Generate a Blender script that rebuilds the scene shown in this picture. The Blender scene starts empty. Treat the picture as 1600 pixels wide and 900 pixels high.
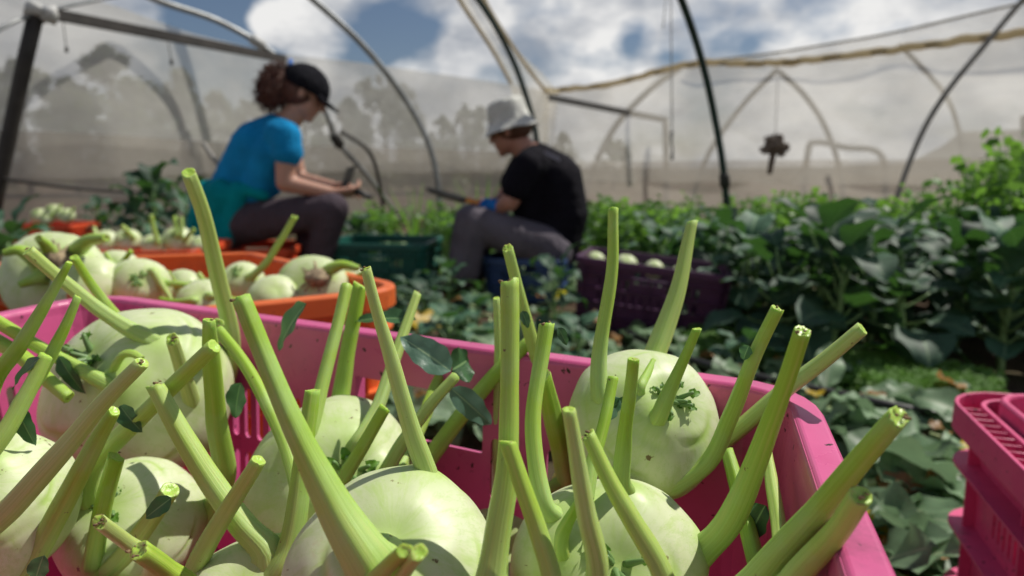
import bpy, bmesh, math, random
from mathutils import Vector, Matrix, noise
C = bpy.context.scene.collection
SC = bpy.context.scene
PI = math.pi

# ------------------------------------------------------------------ camera
FPX, HY, CAMZ = 1000.0, 262.0, 0.60
PITCH = math.atan((450 - HY) / FPX)
cam_d = bpy.data.cameras.new('camera')
cam = bpy.data.objects.new('camera', cam_d); C.objects.link(cam)
cam.location = (0, 0, CAMZ); cam.rotation_euler = (PI / 2 - PITCH, 0, 0)
cam_d.sensor_width = 36; cam_d.lens = 36 * FPX / 1600
cam_d.clip_start = 0.01; cam_d.clip_end = 2000
cam_d.dof.use_dof = True; cam_d.dof.focus_distance = 0.285; cam_d.dof.aperture_fstop = 8.0
SC.camera = cam

# ------------------------------------------------------------------ light
SUN = Vector((0.60, 0.30, 0.98)).normalized()
sl = bpy.data.lights.new('sun', 'SUN'); sl.energy = 4.3; sl.angle = math.radians(0.55); sl.color = (1.0, 0.955, 0.87)
so = bpy.data.objects.new('sun', sl); C.objects.link(so); so.rotation_euler = SUN.to_track_quat('Z', 'Y').to_euler()
W = bpy.data.worlds.new('World'); SC.world = W; W.use_nodes = True
nt = W.node_tree; N = nt.nodes; Lk = nt.links
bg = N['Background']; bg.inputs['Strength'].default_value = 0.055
sky = N.new('ShaderNodeTexSky'); sky.sky_type = 'NISHITA'; sky.sun_disc = False
sky.sun_elevation = math.asin(SUN.z); sky.sun_rotation = math.atan2(SUN.x, SUN.y)
tc = N.new('ShaderNodeTexCoord')
def wmath(op, a, b=None, c=None, clamp=False):
    m = N.new('ShaderNodeMath'); m.operation = op; m.use_clamp = clamp
    for i, v in enumerate((a, b, c)):
        if v is None: continue
        if isinstance(v, (int, float)): m.inputs[i].default_value = v
        else: Lk.new(v, m.inputs[i])
    return m.outputs[0]
def wnoise(scale, detail, zs=2.2, off=(0, 0, 0), rough=0.55):
    mp = N.new('ShaderNodeMapping'); mp.inputs['Scale'].default_value = (1, 1, zs); mp.inputs['Location'].default_value = off
    Lk.new(tc.outputs['Generated'], mp.inputs['Vector'])
    n = N.new('ShaderNodeTexNoise'); n.inputs['Scale'].default_value = scale; n.inputs['Detail'].default_value = detail
    n.inputs['Roughness'].default_value = rough; Lk.new(mp.outputs[0], n.inputs['Vector']); return n.outputs['Fac']
def raydir(px, py):
    x = (px - 800) / FPX; y = -(py - 450) / FPX
    return Vector((x, math.cos(PITCH) + y * math.sin(PITCH), -math.sin(PITCH) + y * math.cos(PITCH)))
cover = wnoise(4.2, 7, 1.7, (3.1, 0.4, 1.2))
# openings of blue between the clouds stand in these parts of the sky
for (px, py, w, k) in ((330, 40, 0.13, 0.34), (600, 55, 0.10, 0.34), (990, 60, 0.035, 0.22), (1050, 90, 0.03, 0.10), (1300, 0, 0.06, 0.06), (420, 40, 0.035, -0.40), (725, 70, 0.05, -0.20), (760, 20, .05, -.15)):
    d = raydir(px, py).normalized()
    vd = N.new('ShaderNodeVectorMath'); vd.operation = 'DISTANCE'
    Lk.new(tc.outputs['Generated'], vd.inputs[0]); vd.inputs[1].default_value = d
    g = wmath('SUBTRACT', 1.0, wmath('DIVIDE', vd.outputs['Value'], w), clamp=True)
    g = wmath('MULTIPLY', g, k)
    cover = wmath('SUBTRACT', cover, g)
sep = N.new('ShaderNodeSeparateXYZ'); Lk.new(tc.outputs['Generated'], sep.inputs[0])
cover = wmath('SUBTRACT', cover, wmath('MULTIPLY', wmath('SUBTRACT', sep.outputs['Z'], 0.30, clamp=True), 0.5))   # unseen cloud thinned out overhead to lower the ambient light
ramp = N.new('ShaderNodeValToRGB'); ramp.color_ramp.elements[0].position = 0.36; ramp.color_ramp.elements[1].position = 0.50
Lk.new(cover, ramp.inputs[0])
shade = N.new('ShaderNodeValToRGB')
shade.color_ramp.elements[0].position = 0.36; shade.color_ramp.elements[0].color = (6.6, 7.1, 8.0, 1)
shade.color_ramp.elements[1].position = 0.60; shade.color_ramp.elements[1].color = (15.5, 15.4, 15.2, 1)
Lk.new(wnoise(7.5, 6, 1.9, (1.3, 2.0, 0.1)), shade.inputs[0])
mixc = N.new('ShaderNodeMixRGB'); Lk.new(ramp.outputs[0], mixc.inputs[0])
skyb = N.new('ShaderNodeMixRGB'); skyb.blend_type = 'MULTIPLY'; skyb.inputs[0].default_value = 1; skyb.inputs[2].default_value = (0.95, 0.98, 1.05, 1)
Lk.new(sky.outputs[0], skyb.inputs[1]); Lk.new(skyb.outputs[0], mixc.inputs[1]); Lk.new(shade.outputs[0], mixc.inputs[2])
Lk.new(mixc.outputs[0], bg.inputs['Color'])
SC.view_settings.view_transform = 'Standard'; SC.view_settings.look = 'None'; SC.view_settings.exposure = 0.0
SC.view_settings.gamma = 1.0
SC.cycles.transparent_max_bounces = 24; SC.cycles.max_bounces = 7
SC.cycles.use_denoising = True

# ------------------------------------------------------------------ helpers
def P(px, py, d):
    """World point seen at photo pixel (px,py), d metres ahead."""
    r = raydir(px, py); return Vector((0, 0, CAMZ)) + r * (d / r.y)
def G(px, py, z=0.0):
    r = raydir(px, py); return Vector((0, 0, CAMZ)) + r * ((z - CAMZ) / r.z)
def PR(py, d): return (d / raydir(800, py).y) / FPX    # metres per pixel there
def link(o, parent=None, loc=None):
    C.objects.link(o)
    if parent is not None: o.parent = parent
    if loc is not None: o.location = loc
    return o
def tag(o, label=None, cat=None, group=None, kind=None):
    if label: o['label'] = label
    if cat: o['category'] = cat
    if group: o['group'] = group
    if kind: o['kind'] = kind
    return o
def empty(name, loc, label, cat, group=None):
    o = bpy.data.objects.new(name, None); o.empty_display_size = 0.02
    link(o, None, loc); return tag(o, label, cat, group)
def mesh(name, V, F, mats, parent=None, smooth=True, midx=None, attr=None, local=True, flow=None):
    """Vertices in world space; made local to the parent's location."""
    me = bpy.data.meshes.new(name)
    off = parent_loc(parent) if (parent is not None and local) else Vector((0, 0, 0))
    me.from_pydata([tuple(Vector(v) - off) for v in V], [], F)
    if not isinstance(mats, (list, tuple)): mats = [mats]
    for m in mats: me.materials.append(m)
    if midx: me.polygons.foreach_set('material_index', midx)
    me.polygons.foreach_set('use_smooth', [smooth] * len(me.polygons))
    if attr:
        a = me.attributes.new('tone', 'FLOAT', 'POINT'); a.data.foreach_set('value', attr)
    if flow:
        a = me.attributes.new('flow', 'FLOAT_VECTOR', 'POINT'); a.data.foreach_set('vector', [x for v in flow for x in v])
    me.update()
    o = bpy.data.objects.new(name, me); link(o, parent); return o
def parent_loc(p):
    v = Vector((0, 0, 0))
    while p is not None: v += Vector(p.location); p = p.parent
    return v
def rebase(o):
    """Move the origin of a stand-alone mesh thing to its base centre."""
    me = o.data; xs = [v.co for v in me.vertices]
    c = Vector(((min(v.x for v in xs) + max(v.x for v in xs)) / 2, (min(v.y for v in xs) + max(v.y for v in xs)) / 2, min(v.z for v in xs)))
    me.transform(Matrix.Translation(-c)); o.location = Vector(o.location) + c; return o
def spline(pts, n):
    """Catmull-Rom through pts -> n+1 points with segment parameter."""
    pts = [Vector(p) for p in pts]
    if len(pts) == 2: return [pts[0].lerp(pts[1], i / n) for i in range(n + 1)]
    Q = [2 * pts[0] - pts[1]] + pts + [2 * pts[-1] - pts[-2]]
    L = [0]
    for i in range(len(pts) - 1): L.append(L[-1] + (pts[i + 1] - pts[i]).length)
    out = []
    for i in range(n + 1):
        s = L[-1] * i / n; k = 0
        while k < len(pts) - 2 and s > L[k + 1]: k += 1
        t = (s - L[k]) / max(1e-9, L[k + 1] - L[k])
        a, b, c, d = Q[k:k + 4]
        out.append(0.5 * ((2 * b) + (c - a) * t + (2 * a - 5 * b + 4 * c - d) * t * t + (3 * b - a - 3 * c + d) * t ** 3))
    return out
def interp(vals, t):
    x = t * (len(vals) - 1); k = min(int(x), len(vals) - 2); return vals[k] + (vals[k + 1] - vals[k]) * (x - k)
def frames(path):
    T = [(path[min(i + 1, len(path) - 1)] - path[max(i - 1, 0)]).normalized() for i in range(len(path))]
    u = T[0].orthogonal().normalized(); out = []
    for t in T:
        u = (u - t * u.dot(t)).normalized(); out.append((t, u, t.cross(u)))
    return out
def tube(path, rad, sides=10, closed_caps=True):
    V, F = [], []
    fr = frames(path)
    for i, (p, (t, u, v)) in enumerate(zip(path, fr)):
        r = rad(i / (len(path) - 1)) if callable(rad) else rad
        for k in range(sides):
            a = 2 * PI * k / sides; V.append(p + (u * math.cos(a) + v * math.sin(a)) * r)
    for i in range(len(path) - 1):
        for k in range(sides):
            k2 = (k + 1) % sides
            F.append((i * sides + k, i * sides + k2, (i + 1) * sides + k2, (i + 1) * sides + k))
    if closed_caps:
        F.append(tuple(range(sides - 1, -1, -1))); b = (len(path) - 1) * sides; F.append(tuple(b + k for k in range(sides)))
    return V, F
def join(parts):
    V, F = [], []
    for v, f in parts:
        o = len(V); V += list(v); F += [tuple(i + o for i in q) for q in f]
    return V, F
def box(c, hx, hy, hz):
    """box from centre and three half-axis vectors"""
    V = [c + hx * sx + hy * sy + hz * sz for sx in (-1, 1) for sy in (-1, 1) for sz in (-1, 1)]
    F = [(0, 1, 3, 2), (4, 6, 7, 5), (0, 4, 5, 1), (2, 3, 7, 6), (0, 2, 6, 4), (1, 5, 7, 3)]
    return V, F

# ------------------------------------------------------------------ materials
def mat(name):
    m = bpy.data.materials.new(name); m.use_nodes = True
    return m, m.node_tree, m.node_tree.nodes, m.node_tree.links, m.node_tree.nodes['Principled BSDF']
def setin(b, **k):
    for n, v in k.items():
        n = n.replace('_', ' ')
        if n in b.inputs: b.inputs[n].default_value = v
def nz(nt_, scale, detail=4, rough=0.55, coord='Object', stretch=None):
    t = nt_.nodes.new('ShaderNodeTexCoord'); n = nt_.nodes.new('ShaderNodeTexNoise')
    n.inputs['Scale'].default_value = scale; n.inputs['Detail'].default_value = detail; n.inputs['Roughness'].default_value = rough
    src = t.outputs[coord]
    if stretch:
        mp = nt_.nodes.new('ShaderNodeMapping'); mp.inputs['Scale'].default_value = stretch; nt_.links.new(src, mp.inputs[0]); src = mp.outputs[0]
    nt_.links.new(src, n.inputs['Vector']); return n.outputs['Fac']
def nflow(nt_, scale, detail=5, rough=0.6, stretch=(1, 1, 1)):
    at = nt_.nodes.new('ShaderNodeAttribute'); at.attribute_name = 'flow'; mp = nt_.nodes.new('ShaderNodeMapping'); mp.inputs['Scale'].default_value = stretch
    nt_.links.new(at.outputs['Vector'], mp.inputs[0]); n = nt_.nodes.new('ShaderNodeTexNoise'); n.inputs['Scale'].default_value = scale
    n.inputs['Detail'].default_value = detail; n.inputs['Roughness'].default_value = rough; nt_.links.new(mp.outputs[0], n.inputs['Vector']); return n.outputs['Fac']
def ramp_(nt_, src, stops):
    r = nt_.nodes.new('ShaderNodeValToRGB'); e = r.color_ramp.elements
    while len(e) < len(stops): e.new(0.5)
    for q, (p, c) in zip(e, stops): q.position = p; q.color = (*c, 1) if len(c) == 3 else c
    nt_.links.new(src, r.inputs[0]); return r.outputs[0]
def mixrgb(nt_, f, a, b, mode='MIX'):
    m = nt_.nodes.new('ShaderNodeMixRGB'); m.blend_type = mode
    for i, v in enumerate((f, a, b)):
        if hasattr(v, 'links'): nt_.links.new(v, m.inputs[i])
        elif i == 0: m.inputs[0].default_value = v
        else: m.inputs[i].default_value = (*v, 1)
    return m.outputs[0]
def bump(nt_, b, src, strength=0.3, dist=0.002):
    n = nt_.nodes.new('ShaderNodeBump'); n.inputs['Strength'].default_value = strength; n.inputs['Distance'].default_value = dist
    nt_.links.new(src, n.inputs['Height']); nt_.links.new(n.outputs[0], b.inputs['Normal'])

def m_plain(name, col, rough=0.5, var=0.25, scale=30, bs=0.1, bd=0.001, dirt=None, metal=0, spec=0.5, sss=0):
    m, t, n, l, b = mat(name)
    f = nz(t, scale, 5)
    lo = tuple(c * (1 - var) for c in col); hi = tuple(min(1, c * (1 + var)) for c in col)
    c = ramp_(t, f, [(0.3, lo), (0.7, hi)])
    if dirt:
        g = nz(t, dirt[1], 8, 0.7); r = ramp_(t, g, [(dirt[2], (0, 0, 0)), (dirt[2] + 0.06, (1, 1, 1))])
        c = mixrgb(t, r, c, dirt[0])
    l.new(c, b.inputs['Base Color']); setin(b, Roughness=rough, Metallic=metal, Specular_IOR_Level=spec)
    if sss: setin(b, Subsurface_Weight=sss, Subsurface_Scale=0.004)
    if bs: bump(t, b, nz(t, scale * 4, 4), bs, bd)
    return m
def m_plastic(name, col, rough=0.42, dirtc=(0.03, 0.015, 0.012), trans=0.0):
    m, t, n, l, b = mat(name)
    big = nz(t, 9, 5, 0.6); c = ramp_(t, big, [(0.3, tuple(x * 0.86 for x in col)), (0.7, tuple(min(1, x * 1.10) for x in col))])
    # scuffs, dust film and black specks of soil
    sc = ramp_(t, nz(t, 60, 6, 0.7, stretch=(1, 1, 0.3)), [(0.62, (0, 0, 0)), (0.78, (0.35, 0.35, 0.35))])
    c = mixrgb(t, sc, c, tuple(x * 0.55 + 0.03 for x in col))
    sp = ramp_(t, nz(t, 150, 3, 0.5), [(0.685, (0, 0, 0)), (0.71, (1, 1, 1))]); c = mixrgb(t, sp, c, dirtc)
    du = ramp_(t, nz(t, 22, 8, 0.75), [(0.54, (0, 0, 0)), (0.72, (0.6, 0.6, 0.6))]); c = mixrgb(t, du, c, tuple(x * 0.35 + 0.02 for x in col))
    l.new(c, b.inputs['Base Color']); setin(b, Specular_IOR_Level=0.4)
    r = ramp_(t, nz(t, 40, 4), [(0.3, (rough - .08,) * 3), (0.7, (rough + .15,) * 3)]); l.new(r, b.inputs['Roughness'])
    bump(t, b, nz(t, 120, 5), 0.12, 0.0006)
    if trans:
        tr = n.new('ShaderNodeBsdfTranslucent'); l.new(c, tr.inputs['Color']); mx = n.new('ShaderNodeMixShader'); mx.inputs[0].default_value = trans
        l.new(b.outputs[0], mx.inputs[1]); l.new(tr.outputs[0], mx.inputs[2]); l.new(mx.outputs[0], n['Material Output'].inputs['Surface'])
    return m
def m_leaf(name, top, vein, var=0.35, rough=0.45, trans=0.3, tcol=None, scale=14, objvar=0.25):
    """Leaf with pale midrib and side veins, driven by the 'tone' attribute (0 on the midrib, 1 at the margin)."""
    m, t, n, l, b = mat(name)
    f = nz(t, scale, 5); c = ramp_(t, f, [(0.3, tuple(x * (1 - var) for x in top)), (0.7, tuple(x * (1 + var) for x in top))])
    at = n.new('ShaderNodeAttribute'); at.attribute_name = 'tone'
    v = ramp_(t, at.outputs['Fac'], [(0.03, (1, 1, 1)), (0.09, (0, 0, 0))])
    c = mixrgb(t, v, c, vein)
    oi = n.new('ShaderNodeObjectInfo'); hs = n.new('ShaderNodeHueSaturation'); l.new(c, hs.inputs['Color'])
    mr = n.new('ShaderNodeMapRange'); mr.inputs[3].default_value = 1 - objvar; mr.inputs[4].default_value = 1 + objvar
    l.new(oi.outputs['Random'], mr.inputs[0]); l.new(mr.outputs[0], hs.inputs['Value'])
    c = hs.outputs[0]
    l.new(c, b.inputs['Base Color']); setin(b, Roughness=rough, Specular_IOR_Level=0.45)
    bump(t, b, nz(t, scale * 6, 4), 0.35, 0.0015)
    tr = n.new('ShaderNodeBsdfTranslucent'); mx = n.new('ShaderNodeMixShader'); mx.inputs[0].default_value = trans
    tr.inputs['Color'].default_value = (*(tcol or tuple(min(1, x * 2.2) for x in top)), 1)
    l.new(b.outputs[0], mx.inputs[1]); l.new(tr.outputs[0], mx.inputs[2]); l.new(mx.outputs[0], n['Material Output'].inputs['Surface'])
    return m

def m_bulb():
    m, t, n, l, b = mat('kohlrabi_skin')
    c = ramp_(t, nz(t, 16, 6, 0.6), [(0.28, (0.46, 0.55, 0.25)), (0.5, (0.62, 0.67, 0.42)), (0.70, (0.73, 0.76, 0.57))])
    g = nflow(t, 5, 6, 0.62, (1, 1, 0.35)); c = mixrgb(t, ramp_(t, g, [(0.50, (0, 0, 0)), (0.68, (0.6, 0.6, 0.6))]), c, (0.42, 0.58, 0.15)); v_ = nflow(t, 3.2, 7, 0.7, (1, 1, 0.5)); c = mixrgb(t, ramp_(t, v_, [(0.485, (0, 0, 0)), (0.50, (0.55, 0.55, 0.55)), (0.515, (0, 0, 0))]), c, (0.46, 0.60, 0.20))
    at = n.new('ShaderNodeAttribute'); at.attribute_name = 'tone'
    c = mixrgb(t, ramp_(t, at.outputs['Fac'], [(0.0, (0, 0, 0)), (1.0, (0.9, 0.9, 0.9))]), c, (0.40, 0.57, 0.13))
    sp = ramp_(t, nz(t, 105, 4, 0.7), [(0.67, (0, 0, 0)), (0.70, (1, 1, 1))]); c = mixrgb(t, sp, c, (0.16, 0.11, 0.04))
    tan = ramp_(t, nz(t, 28, 8, 0.75), [(0.61, (0, 0, 0)), (0.72, (0.8, 0.8, 0.8))]); c = mixrgb(t, tan, c, (0.52, 0.45, 0.24))
    l.new(c, b.inputs['Base Color']); setin(b, Roughness=0.42, Specular_IOR_Level=0.42, Subsurface_Weight=0.12, Subsurface_Scale=0.004)
    b.inputs['Subsurface Radius'].default_value = (0.8, 1.0, 0.4)
    l.new(ramp_(t, nz(t, 45, 4), [(0.3, (0.34,) * 3), (0.7, (0.55,) * 3)]), b.inputs['Roughness'])
    bump(t, b, nz(t, 70, 6, 0.6), 0.22, 0.0012); return m
def m_stalk():
    m, t, n, l, b = mat('kohlrabi_stalk')
    at = n.new('ShaderNodeAttribute'); at.attribute_name = 'tone'
    oi = n.new('ShaderNodeObjectInfo')
    c0 = ramp_(t, oi.outputs['Random'], [(0.0, (0.29, 0.48, 0.03)), (0.5, (0.38, 0.54, 0.075)), (1.0, (0.50, 0.60, 0.22))])
    c = mixrgb(t, ramp_(t, at.outputs['Fac'], [(0.35, (0, 0, 0)), (1.0, (0.85, 0.85, 0.85))]), c0, (0.46, 0.61, 0.22))
    g = nflow(t, 6, 6, 0.65, (1, 1, 0.16)); c = mixrgb(t, ramp_(t, g, [(0.42, (0, 0, 0)), (0.64, (0.42, 0.42, 0.42))]), c, (0.24, 0.42, 0.025)); g2 = nflow(t, 2.2, 3, 0.5, (1, 1, 0.5)); c = mixrgb(t, ramp_(t, g2, [(0.55, (0, 0, 0)), (0.72, (0.5, 0.5, 0.5))]), c, (0.50, 0.55, 0.13))
    w = nz(t, 25, 6, 0.6); c = mixrgb(t, ramp_(t, w, [(0.48, (0, 0, 0)), (0.70, (0.45, 0.45, 0.45))]), c, (0.42, 0.59, 0.27))
    sp = ramp_(t, nz(t, 190, 3, 0.6), [(0.715, (0, 0, 0)), (0.745, (1, 1, 1))]); c = mixrgb(t, sp, c, (0.16, 0.12, 0.04))
    l.new(c, b.inputs['Base Color']); setin(b, Specular_IOR_Level=0.4, Subsurface_Weight=0.30, Subsurface_Scale=0.004)
    b.inputs['Subsurface Radius'].default_value = (0.5, 1.0, 0.08)
    l.new(ramp_(t, w, [(0.3, (0.34,) * 3), (0.7, (0.6,) * 3)]), b.inputs['Roughness'])
    bump(t, b, nflow(t, 9, 6, 0.6, (1, 1, 0.14)), 0.28, 0.0014); return m
def m_cut():
    m, t, n, l, b = mat('cut_face')
    c = ramp_(t, nz(t, 260, 5, 0.7), [(0.3, (0.34, 0.55, 0.06)), (0.55, (0.42, 0.62, 0.10)), (0.68, (0.40, 0.45, 0.12)), (0.76, (0.16, 0.09, 0.03))])
    l.new(c, b.inputs['Base Color']); setin(b, Roughness=0.35, Subsurface_Weight=0.2, Subsurface_Scale=0.003); bump(t, b, nz(t, 500, 3), 0.5, 0.0008); return m

M = dict(bulb=m_bulb(), stalk=m_stalk(), cut=m_cut())
M['bark'] = m_plain('dry_scar', (0.20, 0.13, 0.06), 0.85, 0.5, 180, 0.5)
M['smallleaf'] = m_leaf('kohlrabi_leaf', (0.045, 0.115, 0.045), (0.22, 0.36, 0.15), trans=0.25, scale=50, rough=0.42)
M['blueleaf'] = m_leaf('glaucous_leaf', (0.10, 0.19, 0.14), (0.33, 0.45, 0.27), trans=0.22, scale=45, rough=0.4)
M['kale'] = m_leaf('brassica_leaf', (0.036, 0.088, 0.048), (0.13, 0.21, 0.11), trans=0.15, scale=9, rough=0.6, tcol=(0.12, 0.32, 0.05), objvar=0.55)
M['herb'] = m_leaf('herb_leaf', (0.085, 0.20, 0.035), (0.15, 0.30, 0.08), trans=0.40, scale=12, rough=0.5, objvar=.4, tcol=(0.25, 0.50, 0.06))
M['weed'] = m_leaf('weed_leaf', (0.12, 0.25, 0.04), (0.15, 0.3, 0.06), trans=0.35, scale=5, rough=0.5, tcol=(0.25, 0.5, 0.06))
M['litter'] = m_leaf('litter_leaf', (0.15, 0.24, 0.125), (0.30, 0.38, 0.22), trans=0.2, scale=8, rough=0.5, var=0.6)
M['yellow'] = m_leaf('yellow_leaf', (0.62, 0.42, 0.03), (0.6, 0.5, 0.2), trans=0.3, scale=9, var=0.3)
M['dry'] = m_leaf('dry_leaf', (0.34, 0.18, 0.06), (0.4, 0.25, 0.1), trans=0.2, scale=9, var=0.4)
M['stem'] = m_plain('plant_stem', (0.16, 0.28, 0.09), 0.5, 0.3, 40)
M['pink'] = m_plastic('pink_plastic', (0.61, 0.105, 0.265), 0.32)
M['rasp'] = m_plastic('raspberry_plastic', (0.66, 0.085, 0.22), 0.5)
M['orange'] = m_plastic('orange_plastic', (0.72, 0.145, 0.03))
M['red'] = m_plastic('red_orange_plastic', (0.72, 0.085, 0.025))
M['purple'] = m_plastic('purple_plastic', (0.070, 0.020, 0.066))
M['navy'] = m_plastic('navy_plastic', (0.035, 0.075, 0.19))
M['teal'] = m_plastic('teal_plastic', (0.006, 0.085, 0.062))
M['soil'] = None

# ------------------------------------------------------------------ ground
def m_soil():
    m, t, n, l, b = mat('soil')
    c = ramp_(t, nz(t, 6, 8, 0.65), [(0.3, (0.045, 0.028, 0.018)), (0.55, (0.11, 0.070, 0.045)), (0.8, (0.17, 0.115, 0.08))])
    g = ramp_(t, nz(t, 1.1, 6, 0.6), [(0.50, (0, 0, 0)), (0.62, (0.7, 0.7, 0.7))]); c = mixrgb(t, g, c, (0.05, 0.09, 0.025))
    l.new(c, b.inputs['Base Color']); setin(b, Roughness=0.9, Specular_IOR_Level=0.2)
    bump(t, b, nz(t, 45, 8, 0.7), 0.8, 0.02); return m
M['soil'] = m_soil()
def ground():
    V, F = [], []
    xs = [-900, -300, -80, -25] + [-8 + 0.16 * i for i in range(101)] + [25, 80, 300, 900]
    ys = [-60, -10] + [-2 + 0.16 * i for i in range(101)] + [25, 60, 150, 400, 1200]
    for y in ys:
        for x in xs:
            z = 0.0
            if abs(x) < 8 and -2 < y < 14: z = 0.018 * noise.noise(Vector((x * 2.3, y * 2.3, 0))) - 0.008
            V.append((x, y, z))
    w = len(xs)
    for j in range(len(ys) - 1):
        for i in range(w - 1): F.append((j * w + i, j * w + i + 1, (j + 1) * w + i + 1, (j + 1) * w + i))
    tag(mesh('ground', V, F, M['soil']), 'bare brown soil of the vegetable field', kind='structure')
ground()

# hills beyond the net, on the right
def hills():
    V, F = [], []
    n = 60; prof = [(900, 268), (1150, 262), (1200, 258), (1290, 255), (1335, 225), (1350, 205), (1420, 202), (1480, 196), (1530, 190), (1600, 188), (1800, 170), (2200, 200)]
    D = 70
    cols = []
    for i in range(n + 1):
        px = 900 + 1300 * i / n
        for a, b in zip(prof, prof[1:]):
            if a[0] <= px <= b[0]: y = a[1] + (b[1] - a[1]) * (px - a[0]) / (b[0] - a[0])
        p = P(px, y, D); cols.append(p)
    for k in range(5):
        for i, p in enumerate(cols):
            s = (0, 0.35, 0.7, 1.0, 0.6)[k]; V.append((p.x * (1 + 0.1 * k), D - 16 + 6 * k, (p.z + noise.noise(Vector((i * .4, k, 0))) * .35) * s if k else -0.2))
    for k in range(4):
        for i in range(n): F.append((k * (n + 1) + i, k * (n + 1) + i + 1, (k + 1) * (n + 1) + i + 1, (k + 1) * (n + 1) + i))
    tag(mesh('hills', V, F, m_plain('hill_scrub', (0.05, 0.042, 0.028), 0.9, 0.5, 0.4, 0.5, 0.3)), 'low brown hill beyond the netting', kind='structure')
hills()

# ------------------------------------------------------------------ netting and hoops
def m_net(name, col, opac, trl=0.6):
    m, t, n, l, b = mat(name)
    c = ramp_(t, nz(t, 1.6, 6, 0.6), [(0.3, tuple(x * 0.82 for x in col)), (0.7, col)])
    setin(b, Roughness=0.7, Specular_IOR_Level=0.15); l.new(c, b.inputs['Base Color'])
    tr = n.new('ShaderNodeBsdfTranslucent'); l.new(c, tr.inputs['Color'])
    m1 = n.new('ShaderNodeMixShader'); m1.inputs[0].default_value = trl; l.new(b.outputs[0], m1.inputs[1]); l.new(tr.outputs[0], m1.inputs[2])
    tp = n.new('ShaderNodeBsdfTransparent'); m2 = n.new('ShaderNodeMixShader')
    o = ramp_(t, nz(t, 2.4, 6, 0.65, stretch=(1, 1, 2.5)), [(0.25, (opac - 0.10,) * 3), (0.75, (min(1, opac + 0.10),) * 3)]); l.new(o, m2.inputs[0])
    l.new(tp.outputs[0], m2.inputs[1]); l.new(m1.outputs[0], m2.inputs[2]); l.new(m2.outputs[0], n['Material Output'].inputs['Surface'])
    return m
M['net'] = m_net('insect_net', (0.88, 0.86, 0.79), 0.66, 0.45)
M['netr'] = m_net('insect_net_right', (0.72, 0.69, 0.62), 0.60)  # darker, slightly more open variant of the net for the right wall
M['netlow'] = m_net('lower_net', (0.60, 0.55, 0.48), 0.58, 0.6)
M['sheer'] = m_net('sheer_net', (0.66, 0.60, 0.46), 0.35)
M['cream'] = m_net('cream_net_roll', (0.70, 0.60, 0.40), 0.90, 0.4)
def polyint(tab, x):
    for a, b in zip(tab, tab[1:]):
        if x <= b[0]: t = (x - a[0]) / (b[0] - a[0]); return [a[i] + (b[i] - a[i]) * t for i in range(1, len(a))]
    return list(tab[-1][1:])
def sheet(tab_top, tab_bot, nx=70, ny=14, wav=0.06, seed=0):
    """tabs of (px, py, depth); the sheet hangs between the two lines"""
    V, F = [], []
    x0, x1 = tab_top[0][0], tab_top[-1][0]
    for j in range(ny + 1):
        for i in range(nx + 1):
            t = i / nx
            xa = x0 + (x1 - x0) * t; ya, da = polyint(tab_top, xa); a = P(xa, ya, da)
            xb = tab_bot[0][0] + (tab_bot[-1][0] - tab_bot[0][0]) * t; yb, db = polyint(tab_bot, xb)
            b = P(xb, yb, db) if yb is not None else None
            p = a.lerp(b, j / ny)
            w = noise.noise(Vector((p.x * 0.9 + seed, p.z * 0.7, 1.7))) * wav + noise.noise(Vector((p.x * 3.1 + seed, p.z * 1.6, 4.7))) * wav * 0.45
            V.append(p + Vector((0.1 * w, w, 0.25 * w if 0 < j else 0.12 * w)))
    for j in range(ny):
        for i in range(nx): a = j * (nx + 1) + i; F.append((a, a + 1, a + nx + 2, a + nx + 1))
    return V, F
def gline(tab):   # the same line of depths at ground level
    out = []
    for px, py, d in tab:
        r = raydir(px, 262); out.append((px, 262 + FPX * CAMZ / d * 1.02, d))
    return out
LT = [(-700, -200, 3.6), (-200, -60, 4.3), (50, -25, 4.7), (180, 8, 5.1), (300, 52, 5.8), (430, 84, 6.7), (560, 97, 7.4), (760, 126, 8.8), (856, 142, 9.4)]
mid = lambda tab, f, w, g=1.0: [(px, py + (262 - py) * f + w, d * g) for px, py, d in tab]
e = empty('net_wall', P(430, 345, 6.7), 'pale insect net wall behind the woman, left of the hanging strip', 'net wall')
V, F = sheet(LT, mid(LT, 1.05, 0, 0.972), 80, 16, 0.10, 3); mesh('net_panel', V, F, M['net'], e)
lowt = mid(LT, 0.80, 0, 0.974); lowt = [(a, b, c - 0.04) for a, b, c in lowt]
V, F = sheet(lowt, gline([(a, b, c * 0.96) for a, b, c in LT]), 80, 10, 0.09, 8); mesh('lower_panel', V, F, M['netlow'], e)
RT = [(850, 142, 9.4), (950, 132, 8.9), (1080, 100, 8.0), (1200, 99, 7.6), (1330, 86, 7.0), (1600, 50, 6.0), (1950, 5, 5.0), (2500, -80, 4.0)]
e = empty('net_wall', P(1200, 345, 7.6), 'pale insect net wall right of the man, hung from the cream roll', 'net wall')
V, F = sheet(RT, mid(RT, 1.15, 0), 90, 16, 0.10, 13); mesh('net_panel', V, F, M['netr'], e)
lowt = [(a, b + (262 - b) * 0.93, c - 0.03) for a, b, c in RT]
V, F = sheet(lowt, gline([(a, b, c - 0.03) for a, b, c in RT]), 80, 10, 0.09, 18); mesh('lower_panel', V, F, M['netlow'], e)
UT = [(1080, 98, 8.2), (1200, 84, 7.8), (1300, 68, 7.4), (1400, 50, 7.0), (1600, 4, 6.4), (1950, -70, 5.4)]
UB = [(1080, 106, 8.0), (1200, 99, 7.6), (1330, 86, 7.0), (1600, 50, 6.0), (1950, 5, 5.0)]
V, F = sheet(UT, UB, 40, 6, 0.05, 5); mesh('sheer_panel', V, F, M['sheer'], e)
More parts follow.
